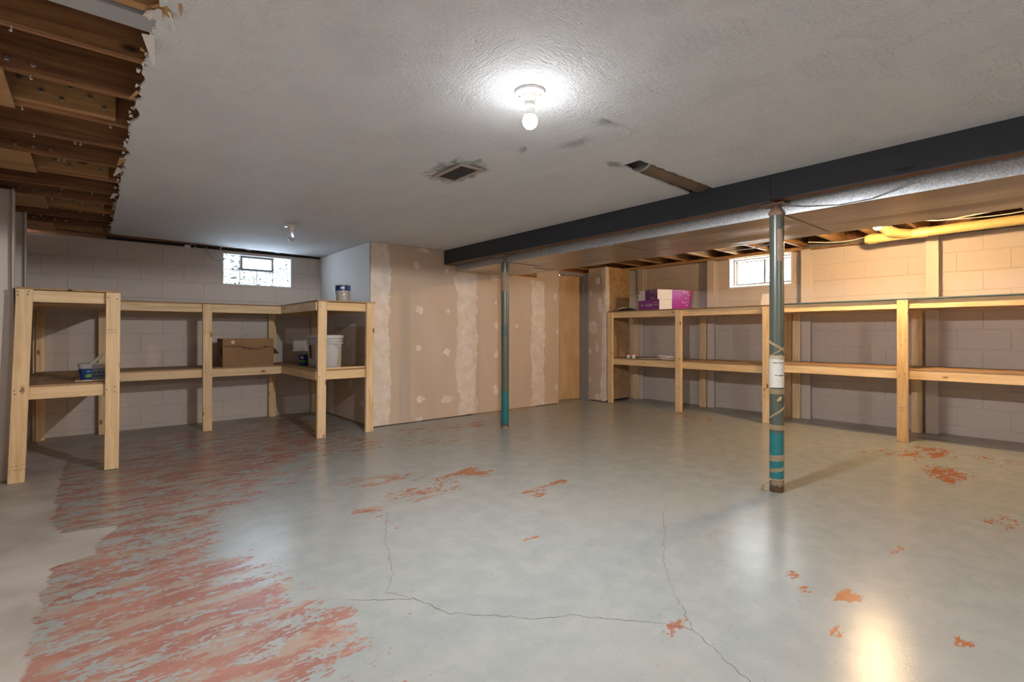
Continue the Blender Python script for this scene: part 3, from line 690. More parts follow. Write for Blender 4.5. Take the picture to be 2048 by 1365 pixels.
def ringduct(x0, x1, ro, name, mat):
    mb = MB(); n = 28; vs = []
    for x in (x0, x1):
        for rr_ in (ro, ro - .003):
            for k in range(n): a = 2 * math.pi * k / n; vs.append((x, 1.875 + rr_ * math.cos(a), 2.195 + rr_ * math.sin(a)))
    fs = []
    for k in range(n):
        k2 = (k + 1) % n
        fs += [(k, k2, 2 * n + k2, 2 * n + k), (n + k, 3 * n + k, 3 * n + k2, n + k2), (k, n + k, n + k2, k2), (2 * n + k, 2 * n + k2, 3 * n + k2, 3 * n + k)]
    mb.add(vs, fs); mb.sm = True; return obj(name, mb, mat, rd)
ringduct(2.66, 3.02, .098, 'duct_pipe', DUCTBROWN); ringduct(3.0, 3.40, .0965, 'duct_pipe', DUCTBROWN); ringduct(2.645, 2.665, .1, 'duct_rim', GALV); ringduct(3.005, 3.015, .1, 'duct_rim', DUCTBROWN)
obj('duct_damper', MB().lathe([(.094, -.001), (.094, .001)], (2.675, 1.875, 2.195), 28, axis='x'), GALV, rd)

# ceiling register
vt = thing('ceiling_register', (1.81, 2.675, 2.11), 'tan framed air return grille set in the sooty ceiling', 'vent')
x0, x1, y0, y1 = 1.722, 1.90, 2.515, 2.842
mb = MB()
for a in ((x0, x1, y0, y0 + .026), (x0, x1, y1 - .026, y1), (x0, x0 + .026, y0 + .026, y1 - .026), (x1 - .026, x1, y0 + .026, y1 - .026)): mb.box(*a, 2.098, 2.1095, .003)
obj('vent_frame', mb, VENTF, vt); obj('vent_backing', bx(x0 + .02, x1 - .02, y0 + .02, y1 - .02, 2.1065, 2.1094), DARK, vt)
for k in range(13): 
    y = y0 + .036 + k * .0205; obj('vent_louver', bx(x0 + .024, x1 - .024, y, y + .012, 2.101, 2.1058), GRILLE, vt)
obj('vent_lever', MB().tube([(1.87, 2.846, 2.108), (1.872, 2.856, 2.085)], .003, 6), VENTF, vt)

# ------------------------------------------------------------------ lamps
def sph(c, r_, n=20, m=12):
    pr = [(max(1e-4, r_ * math.sin(math.pi * i / m)), -r_ * math.cos(math.pi * i / m)) for i in range(m + 1)]; return MB().lathe(pr, c, n, cap=False)
def lampholder(loc, lab, kind, cat='light fixture', watts=COOL_W):
    x, y, z = loc; t = thing('lamp_holder', loc, lab, cat)
    obj('base_plate', MB().lathe([(.0655, -.0005), (.0665, -.006), (.064, -.011), (.052, -.014), (.034, -.016), (.031, -.03), (.029, -.034)], loc, 32), PORC, t)
    for a in (-1, 1): obj('plate_screw', MB().lathe([(.0, -.0185), (.005, -.0175), (.005, -.012)], (x + .045 * a * .65, y - .045 * a * .76, z), 8), BRASS, t)
    if kind == 'lit':
        obj('socket', MB().lathe([(.027, -.033), (.026, -.044), (.0225, -.048), (.0225, -.060), (.024, -.062), (.0235, -.066), (.0215, -.074)], loc, 24), PORC, t)
        obj('bulb_neck', MB().lathe([(.020, -.072), (.0195, -.088), (.0215, -.097), (.0245, -.104)], loc, 24), WHITE, t)
        obj('bulb', sph((x, y, z - .128), .0325), COOLB, t, 'glowing white bulb')
        l = bpy.data.lights.new('led_bulb_light', 'SPOT'); l.energy = watts; l.color = (.985, .985, 1.0); l.spot_size = math.radians(178); l.spot_blend = .06; l.shadow_soft_size = .028
        lo = bpy.data.objects.new('led_bulb_light', l); C.objects.link(lo); lo.parent = t; lo.location = (0, 0, -.128)
    else:
        obj('socket', MB().lathe([(.025, -.033), (.023, -.046), (.019, -.050), (.019, -.062)], loc, 20), PORC, t)
        obj('bulb', MB().lathe([(.013, -.062), (.014, -.075), (.022, -.092), (.029, -.108), (.030, -.120), (.026, -.134), (.015, -.145), (.001, -.148)], loc, 24, cap=False), CLEAR, t, 'clear unlit glass bulb')
        obj('filament', MB().tube([(x - .008, y, z - .10), (x, y, z - .112), (x + .008, y, z - .10)], .001, 5), TIN, t)
    return t
lampholder((1.446, 1.585, 2.11), 'white porcelain lamp holder with a bright lit bulb on the ceiling', 'lit')
lampholder((1.489, 5.054, 2.11), 'porcelain lamp holder with an unlit clear bulb near the glass block window', 'off')
t = thing('lamp_socket', (5.58, 1.335, 2.165), 'bare warm glowing bulb hanging under the joists beside the yellow pipe', 'light fixture')
obj('base_plate', MB().lathe([(.05, -.001), (.05, -.010), (.03, -.016), (.026, -.05), (.02, -.055)], (5.58, 1.335, 2.165), 24), PORC, t)
obj('mount_block', bx(5.50, 5.66, 1.26, 1.41, 2.165, 2.19), JOIST_TAN, t)
obj('bulb_neck', MB().lathe([(.017, -.055), (.018, -.066), (.024, -.078)], (5.58, 1.335, 2.165), 20), WHITE, t)
obj('bulb', sph((5.58, 1.335, 2.062), .031), WARMB, t, 'glowing warm fill bulb')
lampholder((1.446, -1.75, 2.11), 'added fill lamp, white porcelain holder with a lit bulb at the near end of the ceiling', 'lit', watts=FILL_COOL_W)  # added lamp out of view, evens out the room's brightness
t = thing('lamp_socket', (5.58, -1.70, 2.165), 'added warm fill bulb under the joists at the near end of the window wall', 'light fixture')  # added warm bulb behind the camera, fill for the window side
obj('base_plate', MB().lathe([(.05, -.001), (.05, -.010), (.03, -.016), (.026, -.05), (.02, -.055)], (5.58, -1.70, 2.165), 24), PORC, t)
obj('bulb_neck', MB().lathe([(.017, -.055), (.018, -.066), (.024, -.078)], (5.58, -1.70, 2.165), 20), WHITE, t)
obj('bulb', sph((5.58, -1.70, 2.062), .031), WARM_FILLB, t, 'glowing warm fill bulb')
t = thing('lamp_socket', (5.95, 6.2, 2.122), 'bare lit bulb in the room behind the birch door', 'light fixture')
obj('base_plate', MB().lathe([(.05, -.001), (.05, -.010), (.026, -.016), (.02, -.05)], (5.95, 6.2, 2.165), 20), PORC, t)
obj('bulb', sph((5.95, 6.2, 2.085), .031), BACKB, t)

# ------------------------------------------------------------------ steel columns
def helix(cx, cy, r_, z0, z1, a0, a1, n=40): return [(cx + r_ * math.cos(a0 + (a1 - a0) * i / n), cy + r_ * math.sin(a0 + (a1 - a0) * i / n), z0 + (z1 - z0) * i / n) for i in range(n + 1)]
def band(cx, cy, r_, z0, z1, name, mat, par, a0=0, a1=2 * math.pi, jag=0.0, tilt=0.0, seed=0):
    rr = random.Random(seed); n = 36; vs = []
    for i in range(n + 1):
        a = a0 + (a1 - a0) * i / n; dz = tilt * math.cos(a - 3.9); j0, j1 = rr.uniform(-jag, jag), rr.uniform(-jag, jag)
        for rr_, z in ((r_, z0 + j0 + dz), (r_, z1 + j1 + dz)): vs.append((cx + rr_ * math.cos(a), cy + rr_ * math.sin(a), z))
    mb = MB().add(vs, [(2 * i, 2 * i + 2, 2 * i + 3, 2 * i + 1) for i in range(n)]); mb.sm = True; return obj(name, mb, mat, par)
CX, CY = 3.552, 1.414
CA = math.atan2(-CY, -CX)      # towards the room's lamp side
c1 = thing('support_column', (CX, CY, 0), 'green steel support column wrapped with twine and white tape', 'column')
obj('pipe', MB().lathe([(.0445, 0), (.0445, 1.865)], (CX, CY, 0), 40), COL1, c1)
obj('jack_screw', MB().lathe([(.016, 1.865), (.016, 1.935)], (CX, CY, 0), 16), RUST, c1)
obj('top_plate', bx(CX - .09, CX - .037, CY - .075, CY + .075, 1.930, 1.937).box(CX - .037, CX + .017, CY - .075, CY + .075, 1.930, 1.937), RUST, c1)
rg = MB(); n, m = 16, 10; vs = []
rr = random.Random(5)
for i in range(m + 1):
    u = i / m; rad = .050 * math.sin(math.pi * min(1, .25 + .75 * u)) + .012 if u > .0 else .03
    rad = [.030, .041, .045, .043, .039, .036, .034, .030, .027, .023, .018][i]
    for k in range(n): a = 2 * math.pi * k / n; q = rad * (1 + .16 * math.sin(3 * a + u * 4) + rr.uniform(-.1, .1)); vs.append((CX - .004 + q * math.cos(a), CY + q * math.sin(a), 1.862 + .075 * u))
rg.add(vs, [(i * n + k, i * n + (k + 1) % n, (i + 1) * n + (k + 1) % n, (i + 1) * n + k) for i in range(m) for k in range(n)]); rg.sm = True
obj('rag_wrap', rg, RAG, c1, 'crumpled brown rag tied round the jack screw')
band(CX, CY, .0449, 1.55, 1.77, 'peeled_label', RUST, c1, CA + .05, CA + .85, .004, seed=1)
for i in range(5): band(CX, CY, .0455 + .0006 * (i % 2), .70 + i * .042, .748 + i * .042, 'tape_wrap', TAPE, c1, CA - 3.0, CA + 3.1, .003, .006 * (-1) ** i, seed=10 + i)
def twine(z0, z1, a0, a1, w=.004, nst=3):
    for k in range(nst):
        o = k * w * 1.7; obj('twine', MB().tube(helix(CX, CY, .0462, z0 + o, z1 + o, CA + a0, CA + a1), w * .55, 6), TWINE, c1)
twine(1.02, .935, -1.6, 1.6); twine(.88, .99, -2.2, 1.8, .003, 2); twine(.905, .89, -3, 3.2, .004, 4); twine(.665, .662, -3, 3.2, .004, 5)
twine(.47, .60, -1.8, 2.2, .003, 3); twine(.425, .42, -3.1, 3.1, .004, 5); twine(.20, .225, -2.6, 2.6, .004, 6); twine(.205, .29, 1.0, 3.4, .002, 1); twine(.12, .16, -2.2, 2.2, .003, 5); twine(.078, .085, -3.1, 3.1, .004, 2)
obj('twine_knot', MB().tube([(CX + .048 * math.cos(CA + .1), CY + .048 * math.sin(CA + .1), .615), (CX + .055 * math.cos(CA + .3), CY + .055 * math.sin(CA + .3), .625), (CX + .050 * math.cos(CA + .55), CY + .050 * math.sin(CA + .55), .645)], [.008, .013, .006], 8), TWINE, c1)
obj('twine_loop', MB().tube([(CX - .045, CY + .02, .085), (CX - .075, CY + .055, .05), (CX - .06, CY + .075, .012), (CX - .04, CY + .045, .006)], .006, 6), TWINE, c1)
band(CX, CY, .0448, .045, .085, 'rust_ring', RUST, c1, CA - 1.4, CA + 1.4, .012, 0, 4)
DX, DY = 3.552, 4.31
c2 = thing('support_column', (DX, DY, 0), 'green and teal steel support column standing near the drywall partition', 'column')
obj('pipe', MB().lathe([(.0445, 0), (.0445, 1.865)], (DX, DY, 0), 36), COL2, c2)
obj('jack_screw', MB().lathe([(.018, 1.865), (.018, 1.932)], (DX, DY, 0), 16), RUST, c2)
obj('top_plate', bx(DX - .12, DX + .017, DY - .075, DY + .075, 1.928, 1.9365), RUST, c2)
CA2 = math.atan2(-DY, -DX)
band(DX, DY, .0449, 1.54, 1.75, 'peeled_label', RUST, c2, CA2 - 1.1, CA2 + .75, .006, seed=2)
band(DX, DY, .0449, 1.02, 1.15, 'teal_paint_touch_up', plain('teal_touch_up', (.04, .095, .09), .4), c2, CA2 - 1.4, CA2 + .6, .02, seed=3)
obj('base_rust', MB().lathe([(.046, 0), (.046, .035)], (DX, DY, 0), 24, cap=False), RUST, c2)
# loose cable tacked from the column to the beam
obj_w = MB().tube([(3.50, 1.36, 1.927), (3.545, 1.25, 1.90), (3.56, 1.05, 1.872), (3.562, .88, 1.875), (3.55, .74, 1.91), (3.53, .66, 1.935)], .0028, 6)
tag(obj('thin_cable', obj_w, WIRE), 'thin dark cable drooping beside the galvanized duct near the taped column', 'cable')

# ------------------------------------------------------------------ steel wall braces
def brace(name, x_face, x_wall, y, lab, grp=None):
    w = .054; s_ = 1 if x_wall > x_face else -1; t = thing(name, (x_face, y, 0), lab, 'steel brace', grp)
    f = lambda a, b: (min(a, b), max(a, b))
    obj('flange', bx(*f(x_face, x_face + s_ * .008), y - w, y + w, 0, 2.118, .001), STEELP, t)
    obj('web', bx(*f(x_face + s_ * .0081, x_wall - s_ * .0091), y - .004, y + .004, 0, 2.118), STEELP, t)
    obj('flange', bx(*f(x_wall - s_ * .009, x_wall - s_ * .001), y - w, y + w, 0, 2.118, .001), STEELP, t)
for y, lab in ((4.83, 'beige painted steel brace beam on the block wall behind the purple cartons'), (3.625, 'beige painted steel brace beam standing between the purple cartons and the hopper window'),
               (2.375, 'beige painted steel brace beam on the far side of the taped column'), (1.15, 'beige painted steel brace beam rising to the yellow drain pipe'), (-.06, 'beige painted steel brace beam at the near end of the window wall')):
    brace('wall_brace', 6.83, XW1, y, lab)
brace('wall_brace', -.42, XW0, 5.135, 'beige painted steel brace beam beside the leaning shelf post'); brace('wall_brace', -.42, XW0, 6.04, 'beige painted steel brace beam near the corner behind the shelf')

# ------------------------------------------------------------------ windows
w1 = thing('window_1', (1.64, YW1, WIN1[2]), 'glass block basement window with a small grey vent pane', 'window', kind='structure')
a0, a1, z0, z1 = WIN1
mb = MB(); yb0, yb1 = YW1 - .003, YW1 + .2
mb.box(a0 - .0, a0 + .012, yb0, yb1, z0, z1).box(a1 - .012, a1, yb0, yb1, z0, z1).box(a0 + .012, a1 - .012, yb0, yb1, z0, z0 + .016).box(a0 + .012, a1 - .012, yb0, yb1, z1 - .012, z1)
obj('window_reveal', mb, TRIMW, w1)
yg = YW1 + .085; iw = (a1 - a0 - .024) / 4; ih = (z1 - z0 - .028) / 2
for r_ in range(2):
    for c_ in range(4):
        if r_ == 1 and c_ in (1, 2): continue
        xa, za = a0 + .012 + c_ * iw, z0 + .016 + r_ * ih; g = .006
        gb = obj('glass_block', bx(xa + g, xa + iw - g, yg, yg + .004, za + g, za + ih - g), PBLOCK, w1)
        mb = MB()
        mb.box(xa, xa + g, yg - .002, yg + .07, za, za + ih).box(xa + iw - g, xa + iw, yg - .002, yg + .07, za, za + ih).box(xa + g, xa + iw - g, yg - .002, yg + .07, za, za + g).box(xa + g, xa + iw - g, yg - .002, yg + .07, za + ih - g, za + ih)
        obj('block_joint', mb, TRIMW, gb)
xa, xb, za, zb = a0 + .012 + iw, a0 + .012 + 3 * iw, z0 + .016 + ih, z1 - .012
mb = MB(); e = .026
mb.box(xa, xa + e, yg - .03, yg + .05, za, zb).box(xb - e, xb, yg - .03, yg + .05, za, zb).box(xa + e, xb - e, yg - .03, yg + .05, za, za + e).box(xa + e, xb - e, yg - .03, yg + .05, zb - e, zb)
vs_ = obj('vent_sash', mb, GSASH, w1); obj('vent_pane', bx(xa + e, xb - e, yg, yg + .003, za + e, zb - e), PFROST, vs_); obj('vent_latch', bx((xa + xb) / 2 - .015, (xa + xb) / 2 + .015, yg - .04, yg - .03, zb - e, zb - e + .014), GSASH, vs_)
w2 = thing('window_2', (XW1, 2.985, WIN2[2]), 'two pane hopper window with a thick white reveal', 'window', kind='structure')
a0, a1, z0, z1 = WIN2
mb = MB(); xb0, xb1 = XW1 - .004, XW1 + .2
mb.box(xb0, xb1, a0, a0 + .014, z0, z1).box(xb0, xb1, a1 - .014, a1, z0, z1).box(xb0, xb1, a0 + .014, a1 - .014, z1 - .016, z1)
mb.add([(xb0, a0, z0), (xb0, a1, z0), (xb1, a1, z0 + .05), (xb1, a0, z0 + .05), (xb0, a0, z0 - .02), (xb0, a1, z0 - .02), (xb1, a1, z0 - .02), (xb1, a0, z0 - .02)], [(0, 1, 2, 3), (4, 7, 6, 5), (0, 4, 5, 1), (2, 6, 7, 3), (1, 5, 6, 2), (0, 3, 7, 4)])
obj('window_reveal', mb, TRIMW, w2)
mb = MB(); xs_ = XW1 + .11
for q in range(2):
    o = .014 + q * .030; xq = xs_ + q * .012
    mb.box(xq, xq + .02, a0 + o, a0 + o + .02, z0 + .03, z1 - .016).box(xq, xq + .02, a1 - o - .02, a1 - o, z0 + .03, z1 - .016).box(xq, xq + .02, a0 + o, a1 - o, z1 - o - .018, z1 - o - .004)
mb.box(xs_ + .015, xs_ + .03, a0 + .046, a1 - .046, z0 + .035, z0 + .05)
obj('sash', mb, SASH, w2)
mid = 2.985 - .02
obj('mullion', bx(xs_ + .01, xs_ + .03, mid - .014, mid + .014, z0 + .04, z1 - .04), GSASH, w2)
obj('pane', bx(xs_ + .02, xs_ + .023, a0 + .046, mid - .01, z0 + .045, z1 - .045), PDIRT, w2); obj('pane', bx(xs_ + .02, xs_ + .023, mid + .01, a1 - .046, z0 + .045, z1 - .045), PDIRT, w2)
obj('window_lintel', bx(XW1 - .001, XW1 + .19, a0, a1, z1 - .001, 2.1225), BLOCK, w2)

# ------------------------------------------------------------------ pine shelving
def post(par, x, y, wx, wy, z1, lean=(0, 0), z0=0.0): return obj('post', bx(x, x + wx, y, y + wy, z0, z1, .003, lean), PINE[2], par)
def rail(par, x0, x1, y0, y1, z0, z1): return obj('rail', bx(x0, x1, y0, y1, z0, z1, .003), PINE[0] if (x1 - x0) > (y1 - y0) else PINE[1], par)
def screws(par, pts, axis):
    for p in pts: obj('screw', MB().lathe([(.0, -.0015), (.0042, -.0012), (.0045, .0015)], p, 8, axis=axis), INK, par)
def stamp(par, a, b, w, h, mp, seed):
    r_ = random.Random(seed); mb = MB()
    for row in range(2):
        x = 0
        while x < w:
            q = r_.uniform(.004, .010); zb = b + row * h * .55
            if r_.random() < .8:
                for _ in range(3):
                    u = a + x + r_.uniform(0, q * .7); v = zb + r_.uniform(0, h * .32); uw, vh = (r_.uniform(.002, .006), .0018) if r_.random() < .6 else (.0018, r_.uniform(.004, .009))
                    mb.add([mp(u, v), mp(u + uw, v), mp(u + uw, v + vh), mp(u, v + vh)], [(0, 1, 2, 3)])
            x += q + .003
    obj('grade_stamp', mb, INK, par)
u1 = thing('shelving_unit', (.9, 6.2, 0), 'U-shaped pine lumber shelving along the block wall under the glass block window', 'shelving')
F1 = 5.0
p1 = post(u1, -.446, F1 - .012, .089, .038, 1.39, (.045, .01)); p2 = post(u1, .086, F1, .089, .038, 1.39, (.012, .002))
p3 = post(u1, .938, 6.30, .089, .038, 1.388); p4 = post(u1, 1.752, 5.115, .089, .038, 1.395, (.016, 0)); p5 = post(u1, 2.270, 5.115, .089, .038, 1.40, (.014, 0))
post(u1, -.43, 6.80, .089, .038, 1.385); post(u1, .07, 6.80, .089, .038, 1.385); post(u1, 1.742, 6.85, .089, .038, 1.385); post(u1, 2.28, 6.86, .089, .038, 1.385)
post(u1, -.405, 6.765, .038, .034, 1.29)
yf = F1 + .040
for z0, z1 in ((1.300, 1.389), (.585, .674)):
    rail(u1, -.40, .172, yf, yf + .038, z0, z1); rail(u1, -.40, -.362, yf + .038, 6.795, z0, z1); rail(u1, .12, .158, yf + .038, 6.795, z0, z1)
    rail(u1, .159, 1.752, 6.339, 6.377, z0, z1); rail(u1, .159, 2.40, 6.889, 6.925, z0, z1); rail(u1, 1.754, 1.792, 5.155, 6.85, z0 + .004, z1 + .004)
    rail(u1, 1.793, 2.352, 5.155, 5.193, z0 + .006, z1 + .006); rail(u1, 2.318, 2.356, 5.194, 6.85, z0 + .004, z1 + .004)
    for x in (.75, 1.3): rail(u1, x, x + .038, 6.378, 6.888, z0, z1)
    for y in (5.7, 6.3): rail(u1, -.36, .118, y, y + .038, z0, z1)
for z in (1.3895, .6745):
    obj('shelf_board', bx(-.405, .19, F1 - (.002 if z > 1 else -.042), 6.80, z, z + .014, .001), SHELF, u1)
    obj('shelf_board', bx(.191, 1.752, 6.335, 6.92, z, z + .014, .001), SHELFX, u1)
    obj('shelf_board', bx(1.753, 2.382, 5.112 if z > 1 else 5.155, 6.92, z + .0065, z + .0205, .001), SHELF, u1)
screws(p1, [(-.39, F1 - .012 + .0098, 1.37), (-.335, F1 - .0022, 1.372), (-.392, F1 - .003, 1.345), (-.34, F1 - .003, 1.35), (-.41, F1 - .008, .66), (-.38, F1 - .008, .655), (-.407, F1 - .008, .635)], 'y')
screws(p2, [(.11, F1 + .001, 1.35), (.165, F1 + .001, 1.34), (.10, F1 + .0005, .63), (.15, F1 + .0005, .65), (.145, F1 + .0005, .61)], 'y')
screws(p3, [(.955, 6.299, 1.36), (1.01, 6.299, 1.33), (.96, 6.299, .64), (1.01, 6.299, .62), (.955, 6.299, .25), (1.01, 6.299, .25)], 'y')
screws(p4, [(1.785, 5.114, 1.37), (1.786, 5.114, 1.34), (1.775, 5.114, .63)], 'y'); screws(p5, [(2.355, 5.114, 1.38), (2.356, 5.114, 1.34), (2.30, 5.114, .45)], 'y')
stamp(p1, -.444, .085, .086, .05, lambda a, b: (a, F1 - .0132 + .0006, b), 1); stamp(p2, .096, 1.06, .075, .05, lambda a, b: (a, F1 - .0005 + .0015 * .76, b), 2); stamp(p3, .945, 1.05, .075, .05, lambda a, b: (a, 6.2992, b), 3)
obj('chalk_mark', bx(.088, .17, F1 - .0008, F1 - .0001, .001, .006), GREENMARK, p2)
# right wall units
u2 = thing('shelving_unit', (6.45, 3.7, 0), 'pine lumber shelf rack carrying the purple cartons on its top shelf', 'shelving')
u3 = thing('shelving_unit', (6.45, .8, 0), 'empty pine lumber shelf rack with a blue edged top, beside the taped column', 'shelving')
XF = 6.105
def rightunit(u, ys_, zt, zl, y_lo, y_hi, topmat):
    ps = []
    for y in ys_:
        ps.append(post(u, XF, y - .0445, .038, .089, zt + .085)); post(u, 6.775, y - .0445 + .015, .038, .089, zt + .06)
    for z0 in (zt, zl):
        rail(u, XF + .039, XF + .077, y_lo, y_hi, z0, z0 + .089); rail(u, 6.735, 6.773, y_lo, y_hi, z0, z0 + .089)
        for y in np.arange(y_lo + .15, y_hi, .58): rail(u, XF + .078, 6.734, float(y), float(y) + .038, z0, z0 + .089)
    obj('shelf_board', bx(XF + .036, 6.80, y_lo, y_hi, zl + .0895, zl + .1035, .001), SHELF, u)
    tb = obj('shelf_board', bx(XF + .004, 6.80, y_lo, y_hi, zt + .0895, zt + .1015, .001), topmat, u)
    for p_, y in zip(ps, ys_):
        screws(p_, [(XF - .0004, y - .02, zt + .07), (XF - .0004, y + .015, zt + .05), (XF - .0004, y - .02, zl + .05), (XF - .0004, y + .02, zl + .03), (XF - .0004, y + .01, .95)], 'x')
        stamp(p_, y - .035, .30 if y < 4 else .45, .07, .05, lambda a, b: (XF - .0006, a, b), int(y * 100))
    return ps
rightunit(u2, [4.872, 3.706, 2.552], 1.305, .590, 2.512, 4.916, SHELF)
rightunit(u3, [2.452, 1.255, .045, -1.15], 1.312, .617, -1.19, 2.495, BLUEE)
obj('cross_strip', bx(XF + .08, 6.75, 2.52, 3.55, .6945, .703, 0), SHELF, u2)

# ------------------------------------------------------------------ yellow drain pipe
yp = thing('drain_pipe', (6.5, .5, 2.06), 'yellowed plastic drain pipe running under the joists beside the warm bulb', 'pipe')
zp = lambda y: 2.112 - .012 * (y - .47)
obj('pipe_run', MB().tube([(6.5, -2.15, zp(-2.15)), (6.5, -.5, zp(-.5)), (6.5, 1.18, zp(1.18))], .0465, 24), PVC, yp)
obj('pipe_hub', MB().tube([(6.5, 1.12, zp(1.12)), (6.5, 1.20, zp(1.2))], .0535, 24), PVC, yp)
obj('wye_body', MB().tube([(6.5, 1.18, zp(1.18)), (6.5, 1.60, zp(1.6))], .0475, 24), PVC, yp)
obj('wye_branch', MB().tube([(6.5, 1.26, zp(1.26)), (6.40, 1.36, 2.115), (6.29, 1.42, 2.135), (6.20, 1.45, 2.17), (6.17, 1.46, 2.30)], [.045, .047, .047, .047, .047], 20), PVC, yp)
obj('pipe_hub', MB().tube([(6.36, 1.385, 2.121), (6.30, 1.415, 2.133)], .054, 20), PVC, yp)
obj('cleanout_hub', MB().tube([(6.5, 1.55, zp(1.55)), (6.5, 1.63, zp(1.63))], .054, 24), PVC, yp); obj('cleanout_cap', MB().tube([(6.5, 1.63, zp(1.63)), (6.5, 1.655, zp(1.65)), (6.5, 1.668, zp(1.66))], [.046, .044, .028], 16), PVC, yp)
obj('pipe_strap', MB().tube([(6.5, .43, zp(.43)), (6.5, .438, zp(.43))], .0485, 24), PVC, yp)
def cable(name, pts, r_, mat, lab): return tag(obj(name, MB().tube(pts, r_, 6), mat), lab, 'cable')
def smooth_path(pts, n=8):
    P = [Vector(p) for p in pts]; out = []
    for i in range(len(P) - 1):
        p0, p1_, p2_, p3_ = P[max(i - 1, 0)], P[i], P[i + 1], P[min(i + 2, len(P) - 1)]
        for k in range(n):
            t_ = k / n; out.append(.5 * ((2 * p1_) + (-p0 + p2_) * t_ + (2 * p0 - 5 * p1_ + 4 * p2_ - p3_) * t_ ** 2 + (-p0 + 3 * p1_ - 3 * p2_ + p3_) * t_ ** 3))
    out.append(P[-1]); return [tuple(v) for v in out]
cable('electric_cable', smooth_path([(6.6, 1.62, 2.155), (6.62, 1.85, 2.128), (6.6, 2.05, 2.135), (6.55, 2.25, 2.16)]), .007, WIREW, 'cream electric cable sagging from the pipe cleanout to the joists')
cable('electric_cable', smooth_path([(6.1, 1.12, 2.16), (6.12, .95, 2.135), (6.15, .75, 2.15), (6.1, .55, 2.162), (6.0, .4, 2.19)]), .006, WIREW, 'white electric cable strung under the joists above the yellow pipe')
cable('electric_cable', smooth_path([(6.3, .95, 2.162), (6.35, .6, 2.152), (6.3, .3, 2.16)]), .005, WIREW, 'thin pale cable lying along the top of the yellow pipe')
gp = thing('water_pipe', (6.8, 2.0, 2.12), 'dull steel water pipes tucked under the sill near the cleanout', 'pipe')
obj('pipe_run', MB().tube([(6.79, 1.72, 2.137), (6.79, 2.36, 2.137)], .011, 10), PIPEG, gp); obj('pipe_run', MB().tube([(6.74, 1.72, 2.150), (6.74, 2.3, 2.150)], .009, 10), PIPEG, gp)
for y in (1.95, 2.12): obj('pipe_tee', MB().tube([(6.79, y - .025, 2.137), (6.79, y + .025, 2.137)], .016, 10), PIPEG, gp)
cable('electric_cable', smooth_path([(6.3, 2.55, 2.165), (6.4, 2.75, 2.148), (6.42, 3.0, 2.152), (6.4, 3.25, 2.165)]), .006, WIRE, 'grey electric cable looping under the joists above the hopper window')
sd_ = thing('bay_duct', (6.0, .2, 2.17), 'silver round branch duct tucked between joists above the yellow pipe', 'duct')
obj('duct_pipe', MB().tube([(4.6, .20, 2.262), (6.6, .20, 2.262)], .092, 20), GALV, sd_)

# ------------------------------------------------------------------ wires above the glass block window
jb = thing('junction_box', (.873, 6.9, 2.05), 'small pale junction box with loose wires atop the block wall', 'junction box')
obj('box', bx(.845, .90, 6.885, 6.928, 2.062, 2.104, .003), TAN2 if False else OFFW, jb)
obj('wire', MB().tube(smooth_path([(.89, 6.89, 2.10), (.925, 6.87, 2.115), (.95, 6.88, 2.09), (.93, 6.9, 2.06)]), .003, 6), WIREW, jb); obj('wire', MB().tube(smooth_path([(.87, 6.885, 2.07), (.90, 6.87, 2.045), (.94, 6.89, 2.05)]), .002, 6), WIREW, jb)
cable('electric_cable', smooth_path([(1.06, 6.88, 2.10), (1.075, 6.875, 2.03), (1.12, 6.86, 1.965), (1.20, 6.85, 1.945), (1.265, 6.86, 1.98), (1.27, 6.87, 2.03), (1.22, 6.88, 2.085)]), .0045, WIRE, 'grey cable hanging in a loop beside the glass block window')
cable('electric_cable', smooth_path([(1.19, 6.80, 2.075), (1.205, 6.80, 2.105), (1.24, 6.78, 2.108)]), .006, WIREW, 'short white cable end poking out under the ceiling edge')
cable('copper_pipe', [(.3, 6.86, 2.1165), (2.40, 6.86, 2.1165)], .0045, plain('copper', (.45, .22, .13), .4, .6), 'thin copper line running along the top of the block wall')
for x, lab in ((1.52, 'white crumpled paper scrap wedged above the vent pane'), (1.86, 'white crumpled paper scrap wedged above the glass block corner')):
    rr = random.Random(int(x * 100)); mb = MB(); mb.lathe([(.001, -.018), (.03, -.012), (.042, 0), (.03, .006), (.001, .008)], (x, 6.90, 2.127), 9); mb.v = [(a + rr.uniform(-.006, .006), b + rr.uniform(-.006, .006), c + rr.uniform(-.003, .003)) for a, b, c in mb.v]
    tag(obj('paper_scrap', mb, OFFW), lab, 'paper')

# ------------------------------------------------------------------ goods on the left shelving
def quadY(x0, x1, z0, z1, y): return MB().box(x0, x1, y - .0008, y, z0, z1)
ZS = .6885
tb = thing('compound_tub', (.07, 5.32, ZS + .0065), 'open rectangular joint compound tub with blue and green label', 'tub')
def tub_ring(z, hw, hd, rad, cx=.04, cy=5.32, n=5):
    out = []
    for sx, sy, a0_ in ((1, 1, 0), (-1, 1, 90), (-1, -1, 180), (1, -1, 270)):
        for k in range(n + 1):
            a = math.radians(a0_ + 90 * k / n); out.append((cx + sx * (hw - rad) + rad * math.cos(a), cy + sy * (hd - rad) + rad * math.sin(a), z))
    return out
def ringmesh(rings, cap0=True):
    mb = MB(); n = len(rings[0]); vs = [p for r_ in rings for p in r_]
    fs = [(i * n + k, i * n + (k + 1) % n, (i + 1) * n + (k + 1) % n, (i + 1) * n + k) for i in range(len(rings) - 1) for k in range(n)]
    if cap0: fs.append(tuple(range(n)))
    mb.add(vs, fs); mb.sm = True; return mb
zb_ = ZS + .0065
